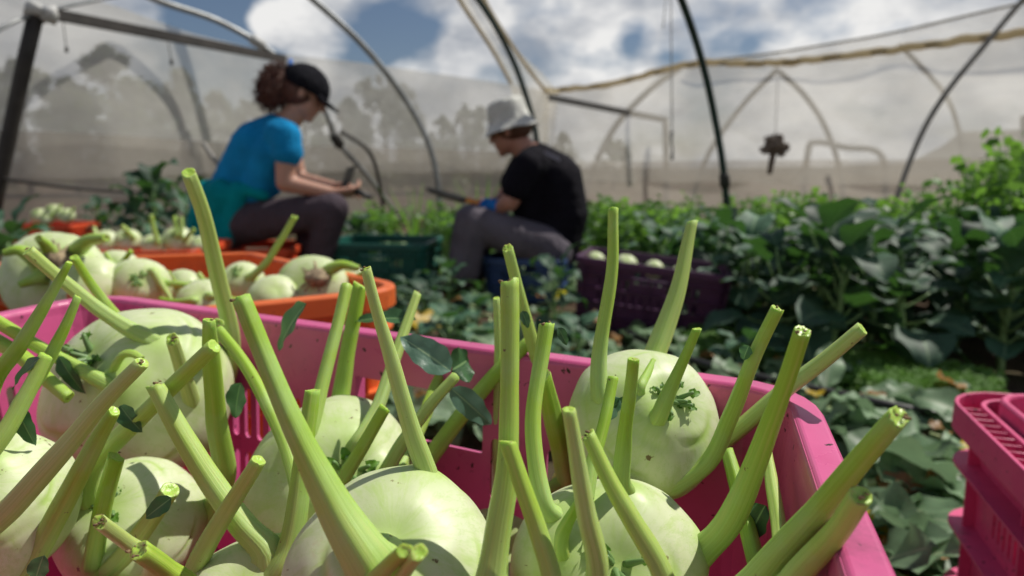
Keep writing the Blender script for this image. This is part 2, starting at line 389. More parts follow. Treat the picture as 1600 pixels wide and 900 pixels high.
V, F = tube(spline([P(*q) for q in UT], 60), 0.012, 6); mesh('edge_cord', V, F, m_plain('cord_khaki', (0.30, 0.27, 0.20), 0.8), e)
e = empty('net_roll', P(1200, 99, 7.58), 'rolled cream netting tied along the top of the right net wall', 'net roll')
rp = spline([P(a, b, c - 0.05) for a, b, c in RT], 160)
rp = [p + Vector((0, 0, 0.02 * noise.noise(Vector((i * 0.35, 0, 0))))) for i, p in enumerate(rp)]
V, F = tube(rp, lambda t: 0.040 + 0.012 * noise.noise(Vector((t * 30, 1, 1))), 10); mesh('net_bundle', V, F, M['cream'], e)
mb_ = m_plain('batten_brown', (0.24, 0.18, 0.09), 0.8, 0.3, 20)
for px in (1180, 1237, 1300, 1375, 1460, 1545, 1640): 
    y, d = polyint(RT, px); q = [P(px - 14, polyint(RT, px - 14)[0] + 1, d - 0.10), P(px + 14, polyint(RT, px + 14)[0] - 1, d - 0.12)]
    V, F = tube(q, 0.016, 6); mesh('batten', V, F, mb_, e)
for px in (880, 930, 985, 1030, 1080, 1130):
    y, d = polyint(RT, px); q = [P(px - 7, polyint(RT, px - 7)[0] + 1, d - 0.10), P(px + 7, polyint(RT, px + 7)[0] - 1, d - 0.10)]
    V, F = tube(q, 0.014, 6); mesh('batten', V, F, mb_, e)
# strip of net hanging down along the hoop in the middle
V, F = sheet([(700, -30, 6.4), (715, 0, 6.6), (760, 70, 7.2), (800, 125, 8.0), (812, 200, 8.8), (816, 300, 9.0)],
             [(742, -30, 6.4), (752, 0, 6.6), (800, 82, 7.2), (842, 133, 8.0), (858, 200, 8.8), (862, 300, 9.0)], 40, 5, 0.05, 2)
def strip(L, R, n=50, m=6):
    a = spline([P(*q) for q in L], n); b = spline([P(*q) for q in R], n); V, F = [], []
    for i in range(n + 1):
        for j in range(m + 1):
            s = j / m; p = a[i].lerp(b[i], s); V.append(p + Vector((0, 0.09 * math.sin(s * 9 + i * 0.11), 0)))
    for i in range(n):
        for j in range(m): q = i * (m + 1) + j; F.append((q, q + 1, q + m + 2, q + m + 1))
    return V, F
V, F = strip([(695, -40, 6.3), (715, 0, 6.6), (765, 75, 7.2), (795, 130, 8.0), (812, 200, 8.8), (818, 300, 9.0)],
             [(735, -40, 6.3), (752, 0, 6.6), (800, 72, 7.2), (866, 140, 8.2), (868, 200, 8.8), (866, 300, 9.0)])
tag(rebase(mesh('net_drape', V, F, M['sheer'])), 'sheer cream net strip draped down beside the central hoop', 'net drape')
rp = spline([P(750, -40, 6.3), P(757, 0, 6.5), P(803, 75, 7.1), P(850, 138, 8.1), P(872, 144, 8.4)], 40)
V, F = tube(rp, 0.022, 6); mesh('hem', V, F, M['cream'], [o for o in C.objects if o.name == 'net_drape'][0])
rp = spline([P(700, -40, 6.3), P(718, 0, 6.5), P(768, 76, 7.1), P(798, 130, 7.9)], 40)
V, F = tube(rp, 0.022, 6); mesh('hem', V, F, M['cream'], [o for o in C.objects if o.name == 'net_drape'][0])

m_steel = m_plain('galvanised_pipe', (0.30, 0.31, 0.31), 0.45, 0.25, 8, 0.1, metal=0.5)
m_green = m_plain('green_black_pipe', (0.022, 0.040, 0.036), 0.5, 0.4, 8)
m_dark = m_plain('dark_weathered_beam', (0.035, 0.030, 0.026), 0.7, 0.5, 6)
m_dull = m_plain('dull_grey_pipe', (0.25, 0.235, 0.21), 0.6, 0.25, 6)
def pipe(name, pts, r, m, label, cat, n=40, group=None, parts=()):
    path = spline([P(*p) for p in pts], n)
    if parts:
        e = empty(name, path[-1], label, cat, group); V, F = tube(path, r, 10); mesh('tube', V, F, m, e)
        for nm, f, rr, mm in parts:
            i = int(f * n); c = path[i]; t = (path[min(i + 1, n)] - path[max(i - 1, 0)]).normalized()
            V, F = tube([c - t * rr * 1.5, c - t * rr, c + t * rr, c + t * rr * 1.5], lambda s: rr * (0.75 if s in (0, 1) else 1), 10); mesh(nm, V, F, mm, e)
        return e
    V, F = tube(path, r, 10); return tag(rebase(mesh(name, V, F, m)), label, cat, group)
# hoops of the tunnel we stand in: they arch over to the near left
pipe('hoop', [(890, -470, 2.3), (985, -190, 3.0), (1065, 0, 3.6), (1098, 100, 3.8), (1118, 190, 3.95), (1130, 262, 4.0), (1136, 330, 4.05), (1138, 400, 4.05)], 0.021, m_green,
     'thick dark green hoop bending up at right of centre', 'tunnel hoop', parts=(('clamp', 0.85, 0.032, m_dark),))
pipe('hoop', [(560, -260, 4.6), (660, -110, 5.1), (748, 0, 5.4), (795, 80, 5.7), (822, 150, 5.9), (838, 215, 6.0), (843, 300, 6.05), (845, 358, 6.05)], 0.026, m_green,
     'dark hoop rising behind the man in the bucket hat', 'tunnel hoop')
pipe('hoop', [(250, -180, 5.4), (380, -90, 5.9), (490, 0, 6.3), (568, 72, 6.6), (630, 150, 6.9), (668, 220, 7.0), (684, 285, 7.05), (688, 345, 7.05)], 0.032, m_steel,
     'grey hoop arching down between the woman and the man', 'tunnel hoop')
pipe('hoop', [(130, -60, 4.6), (240, -2, 5.2), (345, 35, 5.7), (432, 88, 6.0), (500, 160, 6.3), (528, 222, 6.5), (570, 270, 6.8), (620, 335, 7.2)], 0.026, m_steel,
     'grey hoop from the top left corner down behind the woman', 'tunnel hoop', parts=(('pipe_joint', 0.42, 0.045, m_plain('joint_grey', (.4, .4, .38))), ('pipe_joint', 0.72, 0.05, m_dark)))
pipe('hoop', [(-80, 90, 3.6), (0, 45, 3.8), (55, 22, 4.0), (150, 0, 4.3), (230, -14, 4.6)], 0.012, m_steel, 'thin grey pipe crossing the head of the left post', 'pipe')
pipe('brace', [(532, 205, 6.5), (575, 235, 6.6), (592, 280, 6.7), (600, 340, 6.8)], 0.020, m_dark, 'short dark brace bent down beside the woman\'s hands', 'brace')
pipe('strut', [(318, 225, 4.4), (345, 262, 4.3), (372, 300, 4.2)], 0.016, m_dull, 'short grey strut leaning just behind the woman\'s back', 'strut')
# left post and beam
pst = empty('frame_post', P(-40, 420, 4.0), 'dark post leaning at the left edge, carrying the beam', 'post')
V, F = tube([P(58, 14, 4.0), P(38, 100, 4.0), P(-2, 290, 4.0), P(-28, 412, 4.0)], lambda t: 0.042, 12); mesh('pole', V, F, m_dark, pst)
V, F = tube([P(56, 26, 3.98), P(58, 16, 4.0), P(62, 8, 4.0)], 0.062, 12); mesh('bracket', V, F, m_plain('bracket_zinc', (.5, .5, .48)), pst)
V, F = tube([P(76, 12, 3.98), P(80, 22, 4.0), P(75, 34, 4.0)], 0.04, 10); mesh('bracket', V, F, m_plain('bracket_zinc', (.5, .5, .48)), pst)
a, b = P(72, 20, 4.0), P(444, 92, 5.95); d = (b - a); u = Vector((0, 0, 0.030)); s = d.cross(u).normalized() * 0.028
V, F = box((a + b) / 2, d / 2, s, u); tag(rebase(mesh('beam', V, F, m_dark, smooth=False)), 'long dark beam from the left post to behind the woman\'s cap', 'beam')
a, b = P(858, 152, 8.2), P(1042, 188, 8.9); d = (b - a); u = Vector((0, 0, 0.035)); s = d.cross(u).normalized() * 0.03
V, F = box((a + b) / 2, d / 2, s, u); tag(rebase(mesh('beam', V, F, m_dull, smooth=False)), 'grey beam sloping right under the cream net roll', 'beam')
pipe('frame_post', [(1040, 188, 8.6), (1041, 260, 8.6), (1041, 335, 8.6)], 0.042, m_dull, 'upright grey post under the end of the right beam', 'post', 6)
pipe('wire_line', [(-60, 268, 4.0), (40, 284, 4.0), (150, 297, 4.2), (270, 302, 4.4), (330, 300, 4.5)], 0.011, m_dark, 'dark cable sagging along the left net wall', 'cable')
# hoops seen faintly through the right net
far = 'hoops of the next tunnel behind the net'
pipe('hoop', [(1062, 106, 9.6), (1010, 145, 9.6), (960, 200, 9.7), (925, 270, 9.8), (908, 330, 9.9)], 0.045, m_dull, 'faint hoop behind the net just right of the man', 'tunnel hoop', group=far)
pipe('hoop', [(1215, 108, 8.6), (1160, 165, 8.6), (1110, 235, 8.6), (1085, 300, 8.6), (1075, 345, 8.6)], 0.035, m_dull, 'faint hoop behind the net crossing the thick dark green hoop', 'tunnel hoop', group=far)
pipe('hoop', [(1218, 112, 8.7), (1258, 150, 8.7), (1290, 200, 8.7), (1312, 265, 8.7), (1322, 345, 8.7)], 0.035, m_dull, 'faint hoop curving down right of the hanging bundle', 'tunnel hoop', group=far)
pipe('hoop', [(1700, -110, 5.4), (1600, -2, 5.8), (1535, 75, 5.9), (1475, 150, 6.0), (1435, 220, 6.05), (1398, 320, 6.1), (1392, 365, 6.1)], 0.024, m_dull, 'long grey hoop slanting up to the top right corner', 'tunnel hoop')
pipe('hoop', [(1405, 70, 7.6), (1440, 105, 7.6), (1478, 150, 7.6), (1497, 200, 7.6), (1508, 270, 7.6), (1512, 345, 7.6)], 0.026, m_dull, 'thin faint hoop crossing the long slanting hoop at right', 'tunnel hoop', group=far)
pipe('pipe_frame', [(1252, 345, 9.5), (1262, 240, 9.5), (1275, 222, 9.5), (1320, 230, 9.5), (1378, 245, 9.5), (1383, 345, 9.5)], 0.045, m_dull, 'low faint door frame of pipes behind the net', 'frame', 60)
pipe('frame_post', [(1602, 180, 6.6), (1600, 260, 6.6), (1600, 350, 6.6)], 0.04, m_dark, 'dark post cut by the right edge above the herbs', 'post', 6)
# things hanging on strings
s1 = empty('hanging_bundle', P(1210, 268, 8.0), 'brown dried bundle hanging on a string at right', 'bundle')
V, F = tube([P(1216, 105, 7.35), P(1211, 225, 7.35)], 0.004, 5); mesh('string', V, F, m_dull, s1)
def lump(c, rx, ry, rz, seed, amp=0.25, n=14):
    V, F = [], []
    for j in range(n + 1):
        for i in range(2 * n):
            th = PI * j / n; ph = PI * i / n; q = Vector((math.sin(th) * math.cos(ph), math.sin(th) * math.sin(ph), math.cos(th)))
            k = 1 + amp * noise.noise(q * 2.4 + Vector((seed, 0, 0))); V.append(c + Vector((q.x * rx, q.y * ry, q.z * rz)) * k)
    for j in range(n):
        for i in range(2 * n): a = j * 2 * n; F.append((a + i, a + (i + 1) % (2 * n), a + 2 * n + (i + 1) % (2 * n), a + 2 * n + i))
    return V, F
V, F = join([lump(P(1210 + dx_, 230 + dy_, 7.35), r_, r_ * .8, r_ * .8, dx_ + 40, 0.7) for dx_, dy_, r_ in ((0, -4, .10), (-13, 4, .06), (13, 0, .065), (5, -14, .055), (-8, -12, .05), (10, 10, .045))]); mesh('seed_heads', V, F, m_plain('dried_brown', (0.17, 0.13, 0.10), 0.9, 0.5, 30), s1)
V, F = tube([P(1208, 240, 7.35), P(1202, 272, 7.35)], lambda t: 0.04 - 0.012 * t, 8); mesh('stems', V, F, m_plain('dried_stem', (0.12, 0.085, 0.06), 0.9, 0.4, 30), s1)
s1 = empty('hanging_line', P(1050, 246, 4.6), 'thin string with a black hook hanging at right of centre', 'string')
V, F = tube([P(1048, -60, 4.6), P(1050, 215, 4.6)], 0.0045, 5); mesh('string', V, F, m_dull, s1)
V, F = tube([P(1050, 205, 4.6), P(1049, 222, 4.6), P(1051, 232, 4.6), P(1050, 250, 4.6)], lambda t: 0.012 - 0.006 * math.sin(PI * t), 8); mesh('hook', V, F, m_dark, s1)
for (x, y0, y1, lab) in ((104, 30, 78, 'short string with a dark clip hanging left of the beam'), (268, 60, 98, 'short string hanging under the middle of the beam')):
    s1 = empty('hanging_line', P(x, y1, 4.3), lab, 'string')
    V, F = tube([P(x - 6, y0, 4.3), P(x, y1, 4.3)], 0.003, 5); mesh('string', V, F, m_dark, s1)
    V, F = tube([P(x, y1 - 5, 4.3), P(x, y1 + 4, 4.3)], 0.010, 6); mesh('clip', V, F, m_dark, s1)
s1 = empty('roll_tie', P(1055, 30, 4.2), 'pair of thin lines hanging beside the thick dark green hoop', 'string')
V, F = tube([P(1044, -40, 4.2), P(1036, 45, 4.2)], 0.003, 5); mesh('string', V, F, m_dull, s1)

# ------------------------------------------------------------------ trees beyond the net
m_treeleaf = m_leaf('tree_leaf', (0.085, 0.105, 0.040), (0.09, 0.12, 0.04), trans=0.3, scale=1.5, var=0.5, tcol=(0.2, 0.25, 0.06), objvar=0.35)
m_bark2 = m_plain('tree_bark', (0.12, 0.09, 0.06), 0.9, 0.4, 8, 0.6, 0.02)
def tree_meshes(seed, conic):
    R = random.Random(seed); V, F = [], []
    clumps = []
    for k in range(90):
        h = R.random() ** 1.3; w = (0.42 * (1 - h) ** (0.75 if conic else 0.4) + 0.03) * R.uniform(0.5, 1.1); a = R.uniform(0, 2 * PI)
        clumps.append((Vector((math.cos(a) * w, math.sin(a) * w, 0.12 + 0.84 * h)), R.uniform(0.05, 0.11) * (1.1 - 0.6 * h)))
    for c, r in clumps:
        for k in range(60):
            q = Vector((R.gauss(0, 1), R.gauss(0, 1), R.gauss(0, 1.15))).normalized() * r * R.uniform(0.4, 1.15) + c
            d = Vector((R.uniform(-1, 1), R.uniform(-1, 1), R.uniform(-0.3, 1))).normalized(); s = d.orthogonal().normalized(); L = R.uniform(0.02, 0.042)
            n = len(V); V += [q - s * L * 0.35, q + d * L, q + s * L * 0.35, q - d * L * 0.6]; F.append((n, n + 1, n + 2, n + 3))
    T = [tube([Vector((0, 0, -0.02)), Vector((0.01, 0, 0.3)), Vector((-0.01, 0.01, 0.6)), Vector((0, 0, 0.85))], lambda t: 0.022 * (1 - t) + 0.004, 8)]
    for c, r in clumps[:14]: T.append(tube([Vector((0, 0, max(0.08, c.z - 0.2))), c], lambda t: 0.008 * (1 - t) + 0.002, 5))
    return (V, F), join(T)
proto = []
for sd, con in ((1, True), (2, True), (3, False)):
    (V, F), (V2, F2) = tree_meshes(sd, con)
    me = bpy.data.meshes.new('crown'); me.from_pydata([tuple(v) for v in V], [], F); me.materials.append(m_treeleaf)
    a = me.attributes.new('tone', 'FLOAT', 'POINT'); a.data.foreach_set('value', [0.5] * len(V))
    mt = bpy.data.meshes.new('trunk'); mt.from_pydata([tuple(v) for v in V2], [], F2); mt.materials.append(m_bark2); proto.append((me, mt))
R = random.Random(5)
trees = [(-150, 120, 15, 1), (-60, 105, 15, .9), (20, 90, 14, 1.0), (100, 118, 15, .8), (165, 66, 14.5, 1.1), (225, 130, 15, .9), (278, 104, 14, .8), (335, 140, 15, .9), (395, 150, 16, .9),
         (470, 130, 15, 1), (545, 150, 16, .8), (598, 112, 15, .9), (645, 160, 16, .8), (690, 178, 15, .8), (738, 160, 16, .8), (790, 190, 16, .9), (880, 205, 17, .9), (960, 215, 18, 1)]
for i, (px, py, d, w) in enumerate(trees):
    top = P(px, py, d); H = top.z
    e = empty('tree', Vector((top.x, top.y, 0)), 'one of the bushy trees showing dimly through the left net', 'tree', 'trees beyond the net')
    e.rotation_euler = (0, 0, R.uniform(0, 6)); e.scale = (H * 0.95 * w, H * 0.95 * w, H)
    me, mt = proto[i % 3]
    for nm, q in (('trunk', mt), ('crown', me)): link(bpy.data.objects.new(nm, q), e)

# ------------------------------------------------------------------ crates
def rounded_quad(Q, r, n=6):
    """Q four plan corners in order -> list of (point2d, outward normal2d, side or -1) with straight runs unsampled"""
    cen = sum(Q, Vector((0, 0))) / 4; out = []
    for i in range(4):
        p0, p, p1 = Q[i - 1], Q[i], Q[(i + 1) % 4]
        a = (p0 - p).normalized(); b = (p1 - p).normalized(); ang = a.angle(b); tlen = r / math.tan(ang / 2)
        c = p + (a + b).normalized() * (r / math.sin(ang / 2)); s = p + a * tlen; e_ = p + b * tlen
        v0 = (s - c); v1 = (e_ - c); full = v0.angle_signed(v1)
        arc = []
        for k in range(n + 1):
            th = -full * k / n; v = Vector((v0.x * math.cos(th) - v0.y * math.sin(th), v0.x * math.sin(th) + v0.y * math.cos(th)))
            arc.append((c + v, v.normalized()))
        out.append(arc)
    return out, cen
def crate(name, corners, z_rim, H, m, label, group=None, slotw=0.0075, pitch=0.0155, V_=(0.032, 0.058, 0.070, 0.100, 0.112, 0.155), handle=(0, 2), r=0.035, rimw=0.014,
          taper=0.03, ledges=(), ribs=True, flange=0.0, sub=6, slotmargin=0.05, cat='crate', handle_at=None):
    Q = [Vector(c) for c in corners]
    if sum((Q[i].x * Q[(i + 1) % 4].y - Q[(i + 1) % 4].x * Q[i].y) for i in range(4)) < 0: Q = Q[::-1]
    arcs, cen = rounded_quad(Q, r)
    e = empty(name, (cen.x, cen.y, z_rim - H), label, cat, group)
    # columns around the perimeter
    cols = []   # (pt, normal, kind of interval that FOLLOWS, local slot x in [-1,1] or None)
    for i in range(4):
        for k, (p, nn) in enumerate(arcs[i]): cols.append([p, nn, 's', None])
        a = arcs[i][-1][0]; b = arcs[(i + 1) % 4][0][0]; L = (b - a).length; d = (b - a) / L; nn = Vector((d.y, -d.x))
        x = slotmargin; hs = handle and i in handle; hc = L / 2; hw = 0.060
        if handle_at is not None and abs((handle_at - a).dot(nn)) < 0.08: hc = (handle_at - a).dot(d)
        while x + pitch < L - slotmargin + 0.001:
            inh = hs and abs(x + slotw / 2 - hc) < hw
            if slotw > 0:
                for q in range(sub):
                    cols.append([a + d * (x + slotw * q / sub), nn, 'hslot' if inh else 'slot', -1 + 2 * q / sub])
                cols.append([a + d * (x + slotw), nn, 'hs' if inh else 's', 1.0])
            else: cols.append([a + d * x, nn, 's', None])
            x += pitch
    zl = [0] + list(V_) + [H]
    n = len(cols); rows = len(zl)
    def offs(depth): return -taper * depth / 0.3
    V, F = [], []
    rr = slotw / 2
    for p, nn, kd, sx in cols:
        for j, z in enumerate(zl):
            dz = 0
            if sx is not None and slotw > 0:
                cap = rr * math.sqrt(max(0, 1 - sx * sx))
                if j in (2, 5): dz = -cap + rr     # tops of the slots
                if j in (4, 6): dz = cap - rr
            if kd in ('hs', 'hslot') and j in (1, 2, 3): dz = 0
            depth = z + dz; q = p + nn * offs(depth); V.append(Vector((q.x, q.y, z_rim - depth)))
    for i in range(n):
        i2 = (i + 1) % n; kd = cols[i][2]
        for j in range(rows - 1):
            if kd == 'slot' and j in (2, 3, 5): continue
            if kd == 'hslot' and j in (1, 2, 5): continue
            if kd == 'hs' and j in (1, 2): continue
            F.append((i * rows + j, i * rows + j + 1, i2 * rows + j + 1, i2 * rows + j))
    # floor of the crate
    F.append(tuple(i * rows + rows - 1 for i in range(n)))
    body = mesh('body', V, F, m, e, smooth=False)
    md = body.modifiers.new('wall', 'SOLIDIFY'); md.thickness = 0.0028; md.offset = 0; md.use_even_offset = False
    # rim, swept round the top
    def ring(prof, step=1):
        pts = []
        for i in range(4): pts += arcs[i]
        k = len(prof); V, F = [], []
        for p, nn in pts:
            for o_, z in prof: q = p + nn * o_; V.append(Vector((q.x, q.y, z_rim + z)))
        m_ = len(pts)
        for i in range(m_):
            for j in range(k): F.append((i * k + j, i * k + (j + 1) % k, ((i + 1) % m_) * k + (j + 1) % k, ((i + 1) % m_) * k + j))
        return V, F
    b = 0.0022
    P1 = [(-b * .9, -0.010), (-b, -b * 0.6), (0.0, 0.0015), (rimw - b, 0.0015), (rimw, -b * 0.6), (rimw, -0.024), (rimw - b, -0.024), (rimw - b, -0.004), (b, -0.004), (b * .9, -0.010)]
    parts = [ring(P1)]
    if flange:
        P2 = [(flange, 0.002), (flange + .004, 0.002), (flange + .004, -0.03), (flange, -0.03)]
        parts = [ring([(-b, -.01), (-b, .002), (.003, .002), (.003, -.01)]), ring(P2), ring([(-b, -.032), (-b, -.028), (flange + .001, -.028), (flange + .001, -.032)])]
        for i in range(4):
            a = arcs[i][-1][0]; bb = arcs[(i + 1) % 4][0][0]; L = (bb - a).length; d = (bb - a) / L; nn = Vector((d.y, -d.x)); x = 0.0
            while x < L:
                c = a + d * x + nn * (flange / 2); parts.append(box(Vector((c.x, c.y, z_rim - 0.013)), Vector((d.x, d.y, 0)) * 0.0012, Vector((nn.x, nn.y, 0)) * flange * 0.48, Vector((0, 0, 0.012)))); x += 0.017
    V, F = join(parts); rim = mesh('rim', V, F, m, e, smooth=False)
    bv = rim.modifiers.new('soft', 'BEVEL'); bv.width = 0.0012; bv.segments = 2; bv.limit_method = 'ANGLE'
    parts = []
    for z in ledges:
        o = offs(z); V, F = ring([(o, -z), (o + (flange + 0.001 if flange else 0.013), -z - 0.001), (o + (flange + 0.001 if flange else 0.013), -z - 0.004), (o, -z - 0.004)]); mesh('ledge', V, F, m, e, smooth=False)
    if ribs:
        for i in range(4):
            a = arcs[i][-1][0]; bb = arcs[(i + 1) % 4][0][0]; L = (bb - a).length; d = (bb - a) / L; nn = Vector((d.y, -d.x)); k = max(2, int(L / 0.11))
            for q in range(k + 1):
                x = L * q / k; c = a + d * x
                t_ = c + nn * (offs(0.03) + 0.0065); u_ = c + nn * (offs(H) + 0.0065)
                cz = (z_rim - 0.03 + z_rim - H) / 2; mid_ = (t_ + u_) / 2
                V, F = (box(Vector((mid_.x, mid_.y, cz)), Vector((d.x, d.y, 0)) * 0.0015, Vector((nn.x, nn.y, 0)) * 0.006, Vector(((t_.x - u_.x) / 2, (t_.y - u_.y) / 2, (H - 0.03) / 2)))); mesh('rib', V, F, m, e, smooth=False)
    return e
def quad(cx, cy, L, W, deg):
    a = math.radians(deg); u = Vector((math.cos(a), math.sin(a))); v = Vector((-u.y, u.x)); c = Vector((cx, cy))
    return [c + u * L / 2 + v * W / 2, c - u * L / 2 + v * W / 2, c - u * L / 2 - v * W / 2, c + u * L / 2 - v * W / 2]
ZR = 0.48
cR = G(1280, 612, ZR).xy; cL = G(148, 459, ZR).xy
dR = (G(1413, 900, ZR).xy - cR).normalized(); dL = (G(-30, 493, ZR).xy - cL).normalized(); dd = (dR + dL * .0).normalized()
PK = [cR, cL, cL + dd * 0.40, cR + dd * 0.40]
inn = 0.014
cen = sum(PK, Vector((0, 0))) / 4
PKi = [p + (cen - p).normalized() * inn * 1.3 for p in PK]
crate('harvest_crate', PKi, ZR, 0.30, M['pink'], 'bright pink crate full of kohlrabi filling the foreground', group=None, handle=(0, 1, 2, 3), taper=0.022, r=0.032, pitch=0.0135, slotw=0.0070, handle_at=G(648, 650, .43).xy)
OR = [Vector(p) for p in ((-0.385, 0.655), (-0.14, 0.80), (-0.47, 1.13), (-0.86, 1.03))]
crate('harvest_crate', OR, 0.45, 0.30, M['orange'], 'orange crate of kohlrabi right behind the pink foreground crate', handle=(0, 2), ledges=(0.05, 0.13, 0.2), taper=0.02, r=0.04)
# the low crates these two stand on
crate('support_crate', [p * 1.0 + (cen - p) * 0.06 for p in PK], 0.178, 0.178, M['rasp'], 'upturned low crate carrying the pink foreground crate', V_=(0.02, 0.04, 0.05, 0.075, 0.09, 0.13), handle=None)
oc = sum(OR, Vector((0, 0))) / 4
crate('support_crate', [p + (oc - p) * 0.08 for p in OR], 0.148, 0.148, M['red'], 'low crate under the nearer orange crate', V_=(0.02, 0.035, 0.045, 0.065, 0.08, 0.11), handle=None)
# right raspberry crate and the one nested in it
fl = G(1473, 606, 0.33).xy; u = Vector((-0.05, -0.16)).normalized(); v = Vector((-u.y, u.x))
RQ = [fl, fl + u * 0.55, fl + u * 0.55 + v * 0.38, fl + v * 0.38]
fc = sum(RQ, Vector((0, 0))) / 4
RQi = [p + (fc - p).normalized() * 0.040 for p in RQ]
crate('harvest_crate', RQi, 0.33, 0.33, M['rasp'], 'raspberry pink crate with ribbed rim cut by the right edge', V_=(0.03, 0.085, 0.09, 0.13, 0.165, 0.24), ledges=(0.068, 0.145, 0.225, 0.30), flange=0.024, handle=None, pitch=0.013, slotw=0.006, taper=0.012)
RQj = [p + (fc - p).normalized() * 0.064 for p in RQ]
crate('harvest_crate', RQj, 0.345, 0.20, M['rasp'], 'raspberry pink crate nested inside the one at the right edge', handle=None, ribs=False, taper=0.03, rimw=0.006)
# crates round the people
def crate_px(px, py, d, L, W, deg, H, m, label, **k):
    p = P(px, py, d); return crate('harvest_crate', quad(p.x, p.y, L, W, deg), p.z, min(H, p.z + 0.0), m, label, sub=2, ledges=(0.05, 0.12), **k)
crate_px(215, 383, 2.45, 0.56, 0.38, 4, 0.33, M['red'], 'orange crate of kohlrabi between the front orange crate and the woman')
crate_px(385, 383, 2.93, 0.46, 0.36, 6, 0.30, M['red'], 'orange crate the woman in blue sits on')
crate_px(88, 349, 4.3, 0.40, 0.34, 0, 0.25, M['red'], 'small red orange crate heaped with pale vegetables far left')
crate_px(600, 374, 2.95, 0.46, 0.36, -6, 0.28, M['teal'], 'dark green crate on the ground between the two people', pitch=0.022, slotw=0.010)
crate_px(828, 398, 2.98, 0.36, 0.32, -14, 0.24, M['navy'], 'dark blue crate the man sits on')
pa, pb = P(893, 404, 2.24), P(1130, 431, 2.10); du = (pb - pa).xy.normalized(); dv = Vector((-du.y, du.x))
crate('harvest_crate', [pa.xy, pb.xy, pb.xy + dv * 0.34, pa.xy + dv * 0.34], (pa.z + pb.z) / 2, 0.26, M['purple'], 'dark purple crate of kohlrabi right of the seated man', sub=2, ledges=(0.05, 0.10, 0.15, 0.2), pitch=0.03, slotw=0.016, r=0.025).rotation_euler = (0, math.radians(5.5), 0)

# ------------------------------------------------------------------ kohlrabi
CAM = Vector((0, 0, CAMZ)); UPV = Vector((0, math.sin(PITCH), math.cos(PITCH))); FWD = Vector((0, math.cos(PITCH), -math.sin(PITCH)))
def facing(dx, dy):
    """unit vector on the side turned to the viewer: dx to the right, dy up"""
    z = math.sqrt(max(0.02, 1 - dx * dx - dy * dy)); return (Vector((dx, 0, 0)) + UPV * dy - FWD * z).normalized()
def ray_sphere(px, py, c, R, far=False):
    d = raydir(px, py).normalized(); oc = CAM - c; b = oc.dot(d); q = b * b - (oc.dot(oc) - R * R)
    if q < 0: return c + ((CAM + d * (-b)) - c).normalized() * R
    return CAM + d * (-b + (math.sqrt(q) if far else -math.sqrt(q)))
def bulb_mesh(c, R, axis, seed, stubs, squash=0.9, nu=56, nv=40):
    Rn = random.Random(seed); u = axis.orthogonal().normalized(); v = axis.cross(u); V, F, A = [], [], []; FL = []
    ph0 = Rn.uniform(0, 6)
    scars = []
    for k_ in range(7):
        a_ = k_ * 2.399 + ph0; th_ = 0.55 + 0.26 * k_
        scars.append(u * (math.sin(th_) * math.cos(a_)) + v * (math.sin(th_) * math.sin(a_)) + axis * math.cos(th_))
    for j in range(nv + 1):
        th = PI * j / nv
        for i in range(nu):
            ph = 2 * PI * i / nu
            q = u * (math.sin(th) * math.cos(ph)) + v * (math.sin(th) * math.sin(ph)) + axis * math.cos(th)
            k = 1 + 0.035 * noise.noise(q * 1.3 + Vector((seed * 3.1, 0, 0))) + 0.012 * noise.noise(q * 4 + Vector((seed, 5, 0)))
            k -= 0.10 * math.exp(-(th / 0.33) ** 2)           # sunken crown
            k += 0.02 * math.sin(th) * math.cos(3 * ph + ph0 + th * 1.5)  # ribs left by the leaf bases
            tone = 0.0
            for s in stubs:                                       # swelling and crease where each stalk leaves the bulb
                dd_ = (q - s).length
                k += 0.055 * math.exp(-(dd_ / 0.24) ** 2)
                tang = (q - s); lat = tang - axis * tang.dot(axis)
                cr = abs(tang.dot(axis) + 0.16); k -= 0.018 * math.exp(-(cr / 0.045) ** 2) * math.exp(-(lat.length / 0.38) ** 2)
                tone = max(tone, math.exp(-(dd_ / 0.26) ** 2), 0.75 * math.exp(-(cr / 0.05) ** 2) * math.exp(-(lat.length / 0.40) ** 2))
            for s in scars:                                       # healed scars of dropped leaves
                tang = q - s; tz = tang.dot(axis); lat = (tang - axis * tz).length; cr = tz + 0.05 - 0.35 * lat * lat
                w_ = math.exp(-(lat / 0.30) ** 4); k += (0.014 * math.exp(-((cr - 0.05) / 0.05) ** 2) - 0.020 * math.exp(-(cr / 0.028) ** 2)) * w_
                tone = max(tone, 0.95 * math.exp(-(cr / 0.035) ** 2) * w_)
            tone = max(tone, 0.8 * math.exp(-(th / 0.30) ** 2), 0.55 * max(0, -math.cos(th) - 0.2))
            z = q.dot(axis); qq = (q - axis * z) + axis * z * squash
            V.append(c + qq * R * k); A.append(tone); FL.append((math.cos(ph) + seed, math.sin(ph), th * 1.3))
    for j in range(nv):
        for i in range(nu):
            a = j * nu + i; b = j * nu + (i + 1) % nu; F.append((a, b, b + nu, a + nu))
    return V, F, A, FL
